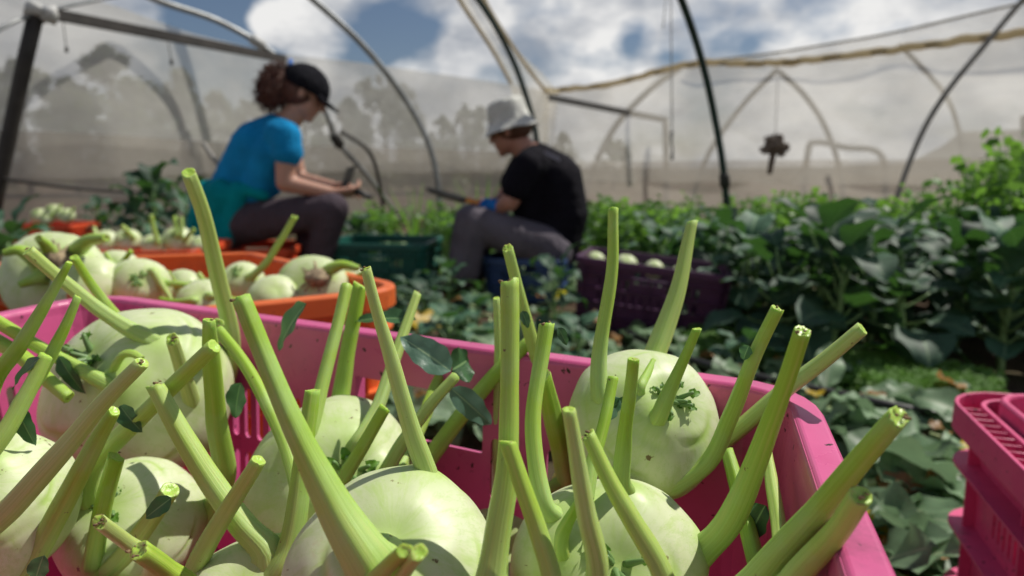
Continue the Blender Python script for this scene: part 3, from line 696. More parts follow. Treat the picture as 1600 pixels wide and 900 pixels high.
def leaf_mesh(base, d, n, L, Wd, seed=0, fold=0.25, droop=0.35, wav=0.08, nl=12, nw=6, shape=0.45, twist=0.0):
    """blade from base along d, upper face n"""
    Rn = random.Random(seed); d = d.normalized(); n = (n - d * n.dot(d)).normalized(); V, F, A = [], [], []
    p = base.copy(); ds = L / nl; ph = Rn.uniform(0, 6)
    for i in range(nl + 1):
        t = i / nl; s = d.cross(n).normalized()
        w = Wd * 0.5 * (math.sin(PI * min(1, t ** shape * 0.995 + 0.005)) ** 0.75) * (1 + 0.045 * math.sin(t * (23 if nl > 10 else 12) + ph))
        if i == nl: w = 0.001 * Wd
        for k in range(-nw // 2, nw // 2 + 1):
            q = 2 * k / nw; e_ = abs(q)
            off = n * (e_ * fold * w + wav * Wd * q * q * math.sin(t * 14 + ph + (1.7 if q > 0 else 0)))
            V.append(p + s * (q * w) + off); A.append(e_)
        ang = -droop / nl * (1 + t); Rm = Matrix.Rotation(ang, 3, s) ; d = (Rm @ d).normalized(); n = (Rm @ n).normalized()
        if twist: n = Matrix.Rotation(twist / nl, 3, d) @ n
        p = p + d * ds
    m_ = nw + 1
    for i in range(nl):
        for k in range(nw): a = i * m_ + k; F.append((a, a + 1, a + m_ + 1, a + m_))
    return V, F, A
def joinA(parts):
    V, F, A = [], [], []
    for v, f, a in parts: o = len(V); V += v; F += [tuple(i + o for i in q) for q in f]; A += a
    return V, F, A
def stalk_mesh(pts, radii, seed, flare, ragged=0.0, tail=True, sides=18):
    """pts tip -> base"""
    Rn = random.Random(seed); n = max(18, 6 * len(pts)); path = spline(pts, n); radii = [r_ * (0.96 - 0.12 * i_ / (len(radii) - 1)) for i_, r_ in enumerate(radii)]
    sx = Vector((seed * 1.37, 0, 0)); L = sum((path[i + 1] - path[i]).length for i in range(n))
    amp = 0.05 * L * 0.25
    path = [p + Vector((noise.noise(sx + Vector((i / n * 2.2, 0, 0))), noise.noise(sx + Vector((0, i / n * 2.2, 3))), 0)) * amp * math.sin(PI * i / n) for i, p in enumerate(path)]
    fr = frames(path); V, F, A, MI = [], [], [], []; FL = []
    tilt = Vector((Rn.uniform(-1, 1), Rn.uniform(-1, 1), 0)) * 0.35
    ga = Rn.uniform(0, 2 * PI)
    for i, (p, (t, u, v)) in enumerate(zip(path, fr)):
        s = i / n; r = interp(radii, s) * (1 + flare * max(0, (s - 0.80) / 0.20) ** 2.2)
        r *= 1 + 0.03 * noise.noise(sx + Vector((s * 6, 2, 0)))
        for k in range(sides):
            a = 2 * PI * k / sides
            rr = r * (1 - 0.20 * max(0, math.cos(a - ga)) ** 4 + 0.045 * math.cos(5 * a + ga))      # grooved upper face
            q = p + (u * math.cos(a) * 1.0 + v * math.sin(a) * 0.94) * rr
            if i == 0: q += t * (-(math.cos(a) * tilt.x + math.sin(a) * tilt.y) * r + r * ragged * Rn.uniform(-0.5, 0.5))
            V.append(q); A.append(s); FL.append((math.cos(a) + seed * 1.7, math.sin(a), s * L * 12))
    for i in range(n):
        for k in range(sides):
            k2 = (k + 1) % sides; F.append((i * sides + k, (i + 1) * sides + k, (i + 1) * sides + k2, i * sides + k2)); MI.append(0)
    # the cut: a thin rim, then a slightly sunken face
    b0 = len(V); t = fr[0][0]; c = sum((V[k] for k in range(sides)), Vector()) / sides
    for k in range(sides): V.append(c + (V[k] - c) * 0.90 - t * 0.0002); A.append(0)
    b1 = len(V)
    for k in range(sides): V.append(c + (V[k] - c) * 0.5 + t * interp(radii, 0) * (0.10 + 0.12 * Rn.random())); A.append(0)
    V.append(c + t * interp(radii, 0) * 0.18); A.append(0)
    for k in range(sides):
        k2 = (k + 1) % sides
        F.append((k, k2, b0 + k2, b0 + k)); MI.append(0 if Rn.random() > ragged * 0.5 else 2)
        F.append((b0 + k, b0 + k2, b1 + k2, b1 + k)); MI.append(1)
        F.append((b1 + k, b1 + k2, b1 + sides)); MI.append(1)
    FL += [(0, 0, 0)] * (len(V) - len(FL))
    return V, F, A, MI, FL
KB = {}
def kohlrabi(key, px, py, rp, d, crown, label, stalks=(), seed=1, squash=0.9, leaves=(), mid_=None, name='kohlrabi', nocrown=False, hi=True):
    """stalks: (dtip, [(px,py,width)...tip to base], flags) ; leaves: (px,py,d, px2,py2,d2, width_px, mat, roll)"""
    c = P(px, py, d); R = rp * PR(py, d); ax = facing(*crown)
    e = empty(name, c - Vector((0, 0, R * squash)), label, 'kohlrabi', None)
    bases, specs = [], []
    for st in stalks:
        dt, pts, fl = st[0], st[1], st[2] if len(st) > 2 else ''
        lx, ly, lw = pts[-1]
        b = ray_sphere(lx, ly, c, R * 0.97, far='b' in fl)
        if 'o' in fl: b = c + (P(lx, ly, d + (0.02 if 'b' in fl else -0.01)) - c).normalized() * R * 0.97
        n = len(pts); cum = [0]
        for a_, b_ in zip(pts, pts[1:]): cum.append(cum[-1] + math.hypot(b_[0] - a_[0], b_[1] - a_[1]))
        db = P(lx, ly, 1).y * 0 + b.y
        W3 = []
        for (x, y, w), s in zip(pts, cum):
            dep = dt + (db - dt) * (s / cum[-1]); W3.append(P(x, y, dep))
        if 'o' in fl: W3.append(b)
        else: W3[-1] = b
        rad = [w / 2 * PR(y, dt + (db - dt) * (s / cum[-1])) for (x, y, w), s in zip(pts, cum)]
        if 'o' in fl: rad.append(rad[-1])
        inside = b + ((c - b).normalized() * 0.75 + (W3[-1] - W3[-2]).normalized() * 0.25) * R * 0.22
        W3.append(inside); rad.append(rad[-1] * 1.05)
        bases.append((b - c).normalized()); specs.append((W3, rad, fl))
    V, F, A, FL = bulb_mesh(c, R, ax, seed, bases, squash, *((112, 80) if hi else (28, 18)))
    mesh('bulb', V, F, M['bulb'], e, attr=A, flow=FL)
    for i, (W3, rad, fl) in enumerate(specs):
        V, F, A, MI, FL = stalk_mesh(W3, rad, seed * 10 + i, 0.15 if 'n' in fl else 0.60, 0.32 if 'r' in fl else 0.12, sides=20 if hi else 10)
        mesh('stalk', V, F, [M['stalk'], M['cut'], M['bark']], e, attr=A, midx=MI, flow=FL)
        if 'r' in fl or i % 3 == 0:
            # dry fibres and soil crumbs sticking to the cut
            Rn = random.Random(seed + i); ps = []
            for q in range(5 if 'r' in fl else 2):
                o_ = W3[0] + Vector((Rn.uniform(-1, 1), Rn.uniform(-1, 1), Rn.uniform(-.3, .6))) * rad[0] * 0.8; s = rad[0] * Rn.uniform(0.12, 0.3)
                ps.append(lump(o_, s, s, s * 0.6, q + seed, 0.7, 4))
            V, F = join(ps); mesh('crumbs', V, F, M['bark'], e)
    if not nocrown:
        parts, tubes = [], []; Rn = random.Random(seed + 77); base = c + ax * R * squash * 0.86; u = ax.orthogonal().normalized(); v = ax.cross(u)
        for q in range(9):
            a = Rn.uniform(0, 2 * PI); o_ = (u * math.cos(a) + v * math.sin(a)); dr = (ax * Rn.uniform(0.5, 1.3) + o_).normalized(); L = R * Rn.uniform(0.10, 0.22)
            b = base + o_ * R * Rn.uniform(0.03, 0.12)
            tubes.append(tube(spline([b, b + dr * L * 0.6 + ax * L * 0.2, b + dr * L + ax * L * 0.25], 6), lambda t: R * 0.035 * (1.2 - t * 0.6), 6))
            parts.append(leaf_mesh(b + dr * L * 0.8, (dr + ax * 0.3), ax, R * Rn.uniform(0.10, 0.18), R * Rn.uniform(0.07, 0.13), q + seed, droop=1.2, nl=6, nw=4, wav=0.2))
        V, F, A = joinA(parts); mesh('crown_leaves', V, F, M['weed'], e, attr=A)
        V, F = join(tubes); mesh('crown_stubs', V, F, M['stem'], e)
    for (x0, y0, d0, x1, y1, d1, w, mt, roll) in leaves:
        a, b = P(x0, y0, d0), P(x1, y1, d1); L = (b - a).length; dr = (b - a) / L
        n = (CAM - (a + b) / 2).normalized(); n = Matrix.Rotation(roll, 3, dr) @ n; n = -n
        V, F, A = leaf_mesh(a, dr, -n, L * 1.03, w * PR(y0, d0), int(x0) % 17, fold=0.30, droop=0.25, wav=0.06, nl=16, nw=8, shape=0.7)
        mesh('leaf', V, F, M[mt], e, attr=A)
    KB[key] = (c, R); return e

kohlrabi('K1', 1005, 660, 118, .335, (0.22, 0.52), 'pale round kohlrabi highest at the right against the back of the pink crate', [
    (.335, [(958, 326, 18), (955, 420, 20), (946, 500, 23), (936, 575, 26), (938, 622, 32)], ''),
    (.400, [(1082, 346, 17), (1064, 430, 24), (1043, 500, 31), (1016, 572, 40)], 'b'),
    (.300, [(1089, 514, 15), (1074, 550, 17), (1052, 598, 22), (1032, 645, 32)], ''),
    (.330, [(1020, 565, 14), (1010, 585, 18), (1000, 605, 20)], ''),
    (.290, [(1215, 482, 22), (1178, 560, 24), (1143, 650, 27), (1108, 722, 30), (1050, 762, 34)], 'r'),
    (.300, [(1348, 514, 26), (1290, 562, 28), (1225, 612, 30), (1165, 664, 33), (1115, 706, 33), (1066, 744, 34)], 'b')],
    seed=3, leaves=((1170, 540, .29, 1160, 562, .29, 22, 'smallleaf', 0.4),))
kohlrabi('K2', 950, 898, 150, .262, (-0.06, 0.50), 'large pale kohlrabi bottom right of centre with stalk shadows across it', [
    (.240, [(990, 561, 20), (985, 610, 22), (976, 680, 24), (970, 745, 30), (978, 768, 34)], ''),
    (.220, [(1254, 518, 28), (1222, 610, 30), (1182, 720, 36), (1140, 815, 44), (1098, 862, 50)], 'r'),
    (.300, [(854, 506, 27), (843, 580, 27), (834, 660, 28), (838, 730, 30), (852, 790, 34)], 'ro'),
    (.290, [(958, 590, 19), (948, 640, 20), (936, 690, 22), (924, 730, 24), (915, 790, 28)], 'o'),
    (.235, [(912, 770, 14), (896, 800, 20), (878, 835, 28), (878, 862, 32)], '')],
    seed=7, leaves=((968, 622, .285, 948, 655, .285, 34, 'blueleaf', 0.7), (956, 636, .284, 985, 618, .284, 12, 'smallleaf', 0.2), (872, 512, .298, 888, 540, .298, 16, 'smallleaf', -0.3)))
kohlrabi('K3', 618, 905, 168, .235, (0.10, 0.72), 'large pale kohlrabi at bottom centre with the thickest leaning stalk', [
    (.230, [(377, 468, 32), (408, 548, 34), (448, 640, 38), (498, 745, 46), (535, 815, 62), (575, 878, 84)], 'r'),
    (.250, [(572, 420, 17), (592, 500, 20), (620, 595, 26), (645, 670, 30), (668, 742, 36)], 'r'),
    (.165, [(655, 864, 30), (640, 885, 30), (610, 915, 34)], 'n'), (.170, [(632, 860, 26), (610, 880, 30), (575, 915, 34)], 'n')],
    seed=12, nocrown=True)
kohlrabi('K4', 525, 752, 130, .375, (0.42, 0.35), 'pale kohlrabi behind the thick leaning stalk, below the hand hole', [
    (.430, [(562, 445, 24), (552, 500, 26), (540, 570, 28), (528, 640, 34)], 'b'),
    (.420, [(652, 458, 14), (630, 520, 18), (606, 590, 22), (588, 640, 24), (560, 690, 28)], 'r'),
    (.330, [(601, 636, 22), (570, 690, 24), (540, 740, 27), (516, 780, 32)], ''),
    (.360, [(712, 588, 18), (670, 635, 21), (630, 690, 24), (598, 745, 28)], ''),
    (.440, [(700, 560, 16), (668, 640, 26), (640, 700, 28), (620, 740, 30)], ''),
    (.400, [(828, 534, 22), (780, 580, 26), (730, 640, 29), (688, 695, 31), (648, 745, 34)], 'b'),
    (.345, [(590, 762, 24), (606, 790, 28), (600, 800, 28)], 'r'),
    (.400, [(541, 446, 20), (526, 510, 21), (508, 580, 23), (488, 660, 26), (470, 700, 30)], '')],
    seed=15, leaves=((650, 500, .41, 546, 488, .42, 34, 'smallleaf', 0.9), (704, 580, .355, 626, 522, .36, 50, 'blueleaf', 0.2), (706, 578, .375, 738, 560, .39, 60, 'smallleaf', 0.2),
                     (704, 606, .36, 775, 668, .37, 40, 'blueleaf', -0.1)))
kohlrabi('K5', 222, 614, 138, .455, (-0.25, 0.60), 'broad pale kohlrabi at upper left against the back of the pink crate', [
    (.400, [(44, 392, 20), (90, 432, 21), (150, 480, 22), (200, 512, 24), (238, 532, 30)], ''),
    (.470, [(115, 402, 14), (140, 440, 16), (170, 482, 18), (208, 530, 22)], 'b'),
    (.420, [(295, 270, 22), (318, 340, 25), (340, 430, 27), (362, 530, 28), (356, 590, 30), (330, 640, 34)], 'b'),
    (.400, [(-20, 492, 22), (50, 533, 23), (110, 568, 24), (180, 606, 30)], 'n'),
    (.400, [(222, 560, 10), (205, 552, 14), (190, 556, 16), (178, 575, 20)], ''),
    (.380, [(268, 530, 20), (284, 580, 22), (300, 640, 26), (306, 680, 30)], 'ro'),
    (.395, [(338, 508, 24), (330, 530, 26), (322, 560, 28)], '')],
    seed=21, leaves=((92, 556, .395, 126, 618, .39, 26, 'smallleaf', 0.6), (478, 474, .41, 420, 545, .42, 40, 'smallleaf', 0.9)))
kohlrabi('K6', 205, 822, 106, .355, (0.1, 0.62), 'mid-sized kohlrabi at left, low, barred with stalk shadows', [
    (.320, [(326, 500, 20), (330, 580, 30), (336, 660, 32), (350, 740, 36), (330, 800, 40)], 'bo'),
    (.300, [(334, 540, 28), (280, 592, 30), (225, 645, 32), (150, 720, 36), (140, 770, 36)], ''),
    (.300, [(265, 766, 30), (235, 812, 30), (200, 860, 34), (170, 890, 36)], ''),
    (.310, [(182, 714, 26), (165, 775, 28), (152, 840, 30), (146, 880, 32)], '')],
    seed=24, leaves=((188, 634, .315, 217, 676, .31, 30, 'smallleaf', 0.5), (268, 778, .285, 224, 810, .28, 28, 'smallleaf', 0.2)))
kohlrabi('K7', -12, 792, 118, .300, (0.3, 0.6), 'pale kohlrabi cut by the left edge of the photo', [
    (.270, [(222, 566, 24), (160, 630, 28), (90, 712, 34), (20, 790, 40), (-30, 830, 44)], ''),
    (.280, [(178, 642, 20), (130, 725, 30), (85, 810, 34), (40, 890, 38), (10, 900, 38)], 'o'),
    (.310, [(72, 555, 20), (45, 610, 24), (10, 670, 28), (-25, 720, 32)], '')],
    seed=29, nocrown=True, leaves=((24, 632, .30, 52, 700, .30, 28, 'smallleaf', 0.3), (68, 868, .25, 50, 915, .25, 30, 'smallleaf', 0.2), (62, 560, .305, 2, 606, .31, 26, 'smallleaf', 1.0)))
kohlrabi('K8', 398, 955, 114, .275, (0.1, 0.75), 'kohlrabi low at left of centre with only its pale top in view', [
    (.300, [(243, 604, 28), (285, 680, 34), (335, 762, 40), (378, 820, 44), (415, 858, 50)], 'r'),
    (.255, [(404, 718, 26), (365, 780, 30), (325, 845, 34), (300, 890, 38)], ''),
    (.300, [(490, 610, 27), (480, 690, 30), (468, 780, 36), (455, 850, 42), (445, 880, 46)], ''),
    (.380, [(342, 516, 20), (372, 556, 22), (412, 620, 24), (450, 700, 26), (470, 800, 30)], 'bo')],
    seed=33, nocrown=True, leaves=((376, 598, .37, 362, 656, .37, 34, 'smallleaf', 0.5),))
kohlrabi('K9', 1225, 1030, 125, .215, (-.1, .8), 'kohlrabi under the right rim whose long stalks lean out to the right', [
    (.185, [(1405, 652, 38), (1345, 722, 42), (1280, 800, 46), (1215, 870, 50), (1170, 925, 56)], 'r'),
    (.178, [(1346, 774, 38), (1300, 840, 42), (1245, 905, 46), (1200, 960, 50)], 'r'),
    (.285, [(1200, 710, 14), (1206, 760, 22), (1216, 830, 26), (1226, 900, 30)], 'o'),
    (.310, [(1136, 706, 20), (1155, 770, 26), (1172, 850, 30), (1190, 920, 34)], 'bo')],
    seed=37, nocrown=True, leaves=((1196, 790, .27, 1160, 850, .27, 46, 'smallleaf', 0.5),))
kohlrabi('K10', 100, 1050, 135, .27, (.1, .8), 'kohlrabi below the bottom left corner sending up pale cut stalks', [
    (.240, [(155, 816, 24), (195, 848, 26), (235, 885, 30), (210, 950, 34)], 'r'),
    (.225, [(218, 860, 34), (260, 890, 36), (300, 930, 40), (220, 990, 44)], 'r'),
    (.330, [(108, 410, 10), (75, 465, 20), (30, 540, 27), (-15, 610, 30), (-30, 750, 32), (20, 940, 36)], 'bo'),
    (.330, [(122, 464, 12), (98, 520, 20), (62, 590, 24), (25, 650, 26), (0, 760, 28), (40, 940, 32)], 'bo')],
    seed=41, nocrown=True)
kohlrabi('K11', 770, 1050, 140, .20, (0, .8), 'kohlrabi below the bottom edge sending up the tallest straight stalk', [
    (.240, [(795, 440, 34), (795, 540, 35), (794, 640, 36), (790, 740, 40), (776, 830, 50), (765, 910, 56)], 'r'),
    (.215, [(792, 690, 28), (816, 760, 30), (840, 830, 33), (862, 910, 36), (850, 960, 40)], ''),
    (.205, [(888, 640, 24), (902, 720, 30), (916, 800, 36), (930, 900, 42), (900, 980, 46)], '')],
    seed=43, nocrown=True)
kohlrabi('K12', 805, 880, 105, .400, (0, .6), 'kohlrabi hidden behind the tallest stalk, its own stalks fanning up', [
    (.380, [(793, 388, 18), (812, 465, 20), (838, 550, 24), (872, 630, 26), (890, 700, 28), (860, 790, 32)], 'r'),
    (.330, [(850, 588, 26), (864, 650, 34), (880, 710, 38), (884, 770, 42), (850, 810, 46)], ''),
    (.400, [(776, 466, 12), (778, 540, 15), (780, 640, 18), (782, 780, 24)], ''),
    (.350, [(826, 786, 14), (850, 770, 30), (905, 740, 36), (880, 800, 38)], 'n')],
    seed=45, nocrown=True, leaves=((816, 486, .378, 826, 512, .375, 16, 'smallleaf', -0.2),))
kohlrabi('K13', 1035, 1065, 120, .20, (0, .8), 'kohlrabi just below the frame with one stalk leaning across its neighbour', [
    (.225, [(918, 680, 26), (950, 750, 31), (990, 820, 37), (1032, 895, 42), (1040, 950, 46)], 'r')], seed=47, nocrown=True)
kohlrabi('K14', -150, 660, 118, .42, (.2, .6), 'kohlrabi beyond the left edge with a pale stalk reaching into view', [
    (.380, [(108, 622, 20), (66, 585, 24), (20, 548, 25), (-60, 520, 28), (-120, 570, 30)], '')], seed=51, nocrown=True)

# kohlrabi in the orange crate behind
kohlrabi('B1', 84, 432, 74, .84, (.15, .35), 'large upturned kohlrabi with a brown root scar at the left of the orange crate', [(.77, [(166, 372, 14), (140, 376, 20), (118, 392, 30)], ''), (.78, [(8, 396, 14), (30, 392, 20), (50, 404, 28)], ''), (.76, [(60, 372, 12), (70, 382, 18), (80, 396, 26)], ''), (.77, [(30, 445, 12), (44, 440, 18), (60, 434, 26)], '')], seed=61, nocrown=True, squash=.72, hi=False)
kohlrabi('B2', 140, 450, 52, .80, (.2, .6), 'kohlrabi wedged beside the large upturned one in the orange crate', [], seed=62, nocrown=True, hi=False)
kohlrabi('B3', 218, 448, 46, .82, (.5, .3), 'shiny pale kohlrabi in the middle left of the orange crate', [(.80, [(268, 470, 10), (252, 445, 12), (240, 425, 14)], ''), (.80, [(330, 452, 9), (290, 446, 10), (256, 442, 12)], '')], seed=63, hi=False)
kohlrabi('B4', 378, 444, 36, .93, (.1, .6), 'small round kohlrabi in the orange crate with one upright stalk', [(.92, [(460, 338, 11), (438, 375, 12), (415, 410, 13), (392, 432, 15)], ''), (.9, [(310, 428, 9), (325, 445, 10), (350, 452, 12)], '')], seed=64, hi=False)
kohlrabi('B5', 488, 452, 56, .88, (.0, .35), 'large kohlrabi showing its woody root scar at the right of the orange crate', [(.84, [(560, 420, 12), (535, 415, 17), (512, 424, 26)], 'n')], seed=65, nocrown=True, squash=.8, hi=False)
kohlrabi('B6', 430, 470, 42, .84, (.4, .5), 'kohlrabi next to the one with the woody root scar', [], seed=66, nocrown=True, hi=False)
kohlrabi('B7', 318, 476, 40, .78, (.3, .5), 'half hidden kohlrabi behind the tall leaning stalk in the orange crate', [(.76, [(250, 468, 9), (275, 472, 10), (300, 470, 12)], ''), (.80, [(382, 470, 9), (350, 466, 10), (330, 462, 12)], '')], seed=67, nocrown=True, hi=False)
kohlrabi('B8', 182, 424, 36, .95, (.2, .5), 'small kohlrabi at the back left of the orange crate, behind the shiny one', [(.93, [(205, 392, 8), (196, 404, 9), (188, 416, 11)], ''), (.93, [(165, 396, 7), (172, 408, 8), (178, 418, 10)], '')], seed=68, nocrown=True, squash=.75, hi=False)
kohlrabi('B9', 282, 452, 34, .92, (-.3, .5), 'flattened kohlrabi lying between the shiny one and the tall leaning stalk', [(.86, [(345, 436, 8), (318, 440, 9), (296, 446, 12)], ''), (.88, [(262, 424, 8), (268, 434, 9), (276, 444, 11)], '')], seed=69, nocrown=True, squash=.7, hi=False)
kohlrabi('B10', 540, 440, 32, .93, (.3, .4), 'small kohlrabi filling the right corner of the orange crate', [(.88, [(572, 424, 8), (560, 430, 9), (548, 436, 11)], '')], seed=60, nocrown=True, squash=.75, hi=False)
for (x, y, d, s) in ((92, 408, .79, 34), (494, 434, .825, 28)):
    key = 'B1' if x < 100 else 'B5'; c, R_ = KB[key]; e = [o for o in C.objects if o.type == 'EMPTY' and o.get('label', '').startswith('large upturned' if x < 100 else 'large kohlrabi showing')][0]
    p = ray_sphere(x, y, c, R_ * 0.95); nn = (p - c).normalized(); ps = []; Rn = random.Random(x)
    ps.append(lump(p, s * PR(y, d) * .7, s * PR(y, d) * .7, s * PR(y, d) * .5, x, 0.6, 8))
    for k in range(16):
        t = nn.orthogonal().normalized(); t = Matrix.Rotation(Rn.uniform(0, 6.28), 3, nn) @ t; l_ = s * PR(y, d) * Rn.uniform(.5, 1.1)
        ps.append(tube([p, p + t * l_ * .6 + nn * l_ * .15, p + t * l_], 0.0014, 4))
    V, F = join(ps); mesh('root_scar', V, F, m_plain('woody_root', (0.30, 0.23, 0.14), 0.85, 0.6, 120, 0.5), e)
# kohlrabi in the other crates
sm = [(-1, 'nearer the front orange crate', [(165, 378, 20, 2.4), (200, 376, 20, 2.42), (238, 382, 17, 2.35), (278, 375, 23, 2.4), (312, 382, 14, 2.35)])]
labs = ['leftmost small kohlrabi in the crate left of the woman', 'second small kohlrabi from the left in the crate left of the woman', 'kohlrabi with a single upright stalk left of the woman', 'round kohlrabi with three upright stalks left of the woman', 'pale kohlrabi end closest to the woman\'s teal jacket']
for i, (x, y, r_, d) in enumerate(sm[0][2]):
    sts = {2: [(2.33, [(236, 336, 7), (240, 355, 8), (246, 378, 9)], '')], 3: [(2.38, [(272, 338, 7), (275, 352, 8), (277, 366, 9)], ''), (2.38, [(283, 338, 7), (283, 352, 8), (282, 366, 9)], ''), (2.36, [(304, 358, 7), (296, 366, 8), (290, 374, 9)], '')], 0: [(2.38, [(147, 355, 6), (150, 365, 7), (156, 375, 8)], '')], 1: [(2.38, [(190, 352, 6), (200, 362, 9), (208, 370, 8)], '')]}.get(i, [])
    kohlrabi('S%d' % i, x, y, r_, d, (.2, .5), labs[i], sts, seed=70 + i, nocrown=i not in (1, 3), squash=.75, hi=False)
labs = ['pale kohlrabi heaped on the left of the far small crate', 'largest pale kohlrabi on top of the far small crate', 'pale kohlrabi heaped on the right of the far small crate', 'kohlrabi tucked low at the front of the far small crate']
for i, (x, y, r_) in enumerate(((62, 338, 13), (84, 332, 14), (104, 337, 12), (74, 342, 10))):
    kohlrabi('F%d' % i, x, y, r_, 4.2 - .02 * i, (0, .5), labs[i], [(4.15, [(x + 12, y - 12, 4), (x + 6, y - 4, 5)], '')], seed=80 + i, squash=.8, hi=False)
labs = ['kohlrabi showing above the left rim of the purple crate', 'kohlrabi second from left behind the purple crate rim', 'kohlrabi in the middle of the purple crate rim', 'kohlrabi fourth along the purple crate rim', 'kohlrabi above the right end of the purple crate rim']
for i, (x, y, r_) in enumerate(((930, 407, 15), (978, 414, 18), (1022, 421, 16), (1066, 429, 17), (1104, 436, 14))):
    kohlrabi('U%d' % i, x, y, r_, 2.42 - .05 * i, (0, .6), labs[i], [], seed=90 + i, nocrown=True, squash=.8, hi=False)

# ------------------------------------------------------------------ people
def blob(name, prims, mats, parent, voxel=0.008, smooth=6):
    """one continuous skin grown round tapered limbs; prims: (p0, r0, p1, r1) or (centre, (rx, ry, rz), euler)"""
    off = parent_loc(parent); bm = bmesh.new()
    def ball(c, rx, ry, rz, rot=None):
        mx = Matrix.Translation(c - off) @ (rot.to_4x4() if rot else Matrix.Identity(4)) @ Matrix.Diagonal((rx, ry, rz, 1))
        bmesh.ops.create_icosphere(bm, subdivisions=2, radius=1, matrix=mx)
    for q in prims:
        if isinstance(q[1], tuple): ball(q[0], *q[1], rot=q[2] if len(q) > 2 else None)
        else:
            p0, r0, p1, r1 = q; L = (p1 - p0).length; n = max(2, int(L / (min(r0, r1) * 0.33)))
            for i in range(n + 1): t = i / n; r = r0 + (r1 - r0) * t; ball(p0.lerp(p1, t), r, r, r)
    me = bpy.data.meshes.new(name); bm.to_mesh(me); bm.free()
    me.materials.append(mats); o = bpy.data.objects.new(name, me); link(o, parent)
    md = o.modifiers.new('skin', 'REMESH'); md.mode = 'VOXEL'; md.voxel_size = voxel; md.use_smooth_shade = True
    ms = o.modifiers.new('soften', 'SMOOTH'); ms.iterations = smooth; ms.factor = 0.5
    return o
def eul(x, y, z): 
    from mathutils import Euler
    return Euler((math.radians(x), math.radians(y), math.radians(z))).to_matrix()
def m_cloth(name, col, scale=9):
    m, t, n, l, b = mat(name)
    f = nz(t, scale, 5, 0.6); c = ramp_(t, f, [(0.3, tuple(x * 0.75 for x in col)), (0.7, tuple(x * 1.15 for x in col))]); l.new(c, b.inputs['Base Color'])
    setin(b, Roughness=0.9, Specular_IOR_Level=0.12); bump(t, b, nz(t, 14, 4, 0.6, stretch=(1, 1, 0.6)), 0.9, 0.03); return m
def m_skin(name, col):
    m, t, n, l, b = mat(name)
    c = ramp_(t, nz(t, 20, 4), [(0.3, tuple(x * 0.88 for x in col)), (0.7, col)]); l.new(c, b.inputs['Base Color']); setin(b, Roughness=0.5, Subsurface_Weight=0.15, Subsurface_Scale=0.01); return m
skin_w, skin_m = m_skin('skin_fair', (0.50, 0.27, 0.19)), m_skin('skin_tanned', (0.40, 0.19, 0.13))
c_blue, c_teal = m_cloth('blue_cotton', (0.008, 0.235, 0.50)), m_cloth('teal_cotton', (0.0, 0.25, 0.28))
c_plum, c_grey, c_black = m_cloth('dark_plum_twill', (0.075, 0.058, 0.070)), m_cloth('grey_twill', (0.125, 0.11, 0.13)), m_cloth('black_cotton', (0.008, 0.007, 0.011))
c_cap, c_hat = m_cloth('black_cap_cotton', (0.010, 0.010, 0.014)), m_cloth('white_hat_cotton', (0.62, 0.62, 0.57))
m_hair = m_plain('brown_curly_hair', (0.095, 0.034, 0.020), 0.6, 0.5, 60, 0.6, 0.004); m_hair2 = m_plain('short_auburn_hair', (0.09, 0.035, 0.018), 0.6, 0.4, 60, 0.6, 0.002)
m_shoe = m_plain('dusty_boot', (0.06, 0.05, 0.045), 0.8, 0.3, 20); m_eye = m_plain('eye', (0.02, 0.015, 0.01), 0.2, 0, 10, 0)
m_blade = m_plain('dull_blade', (0.10, 0.10, 0.09), 0.35, 0.3, 20, metal=0.7); m_handle = m_plain('black_handle', (0.02, 0.02, 0.018), 0.5)
def hand(wrist, dirv, palm_n, thumb_side, curl=0.7, s=1.0, right=True):
    """palm, four unequal curled fingers and a thumb, as limbs of the body's skin"""
    d = dirv.normalized(); n = (palm_n - d * palm_n.dot(d)).normalized(); w = d.cross(n).normalized() * thumb_side
    out = []; pc = wrist + d * 0.05 * s
    for k in range(4): a = (k - 1.5) * 0.019 * s; out.append((wrist + w * a * 0.5, 0.016 * s, wrist + d * 0.085 * s + w * a, 0.0125 * s))
    for k, L in enumerate((0.072, 0.082, 0.076, 0.060)):
        a = (1.5 - k) * 0.020 * s; b = wrist + d * 0.085 * s + w * a; c1 = curl * 0.5; c2 = curl * 1.2; c3 = curl * 1.7
        p1 = b + (d * math.cos(c1) + n * math.sin(c1)) * L * s * 0.45; p2 = p1 + (d * math.cos(c2) + n * math.sin(c2)) * L * s * 0.32; p3 = p2 + (d * math.cos(c3) + n * math.sin(c3)) * L * s * 0.23
        out += [(b, 0.0105 * s, p1, 0.0095 * s), (p1, 0.0095 * s, p2, 0.0088 * s), (p2, 0.0088 * s, p3, 0.0075 * s)]
    tb = wrist + d * 0.025 * s + w * 0.028 * s; t1 = tb + (d * 0.7 + w * 0.6 + n * 0.3).normalized() * 0.042 * s; t2 = t1 + (d * 0.9 + n * 0.5).normalized() * 0.032 * s
    out += [(wrist + w * 0.01, 0.017 * s, tb, 0.014 * s), (tb, 0.014 * s, t1, 0.011 * s), (t1, 0.011 * s, t2, 0.009 * s)]
    return out
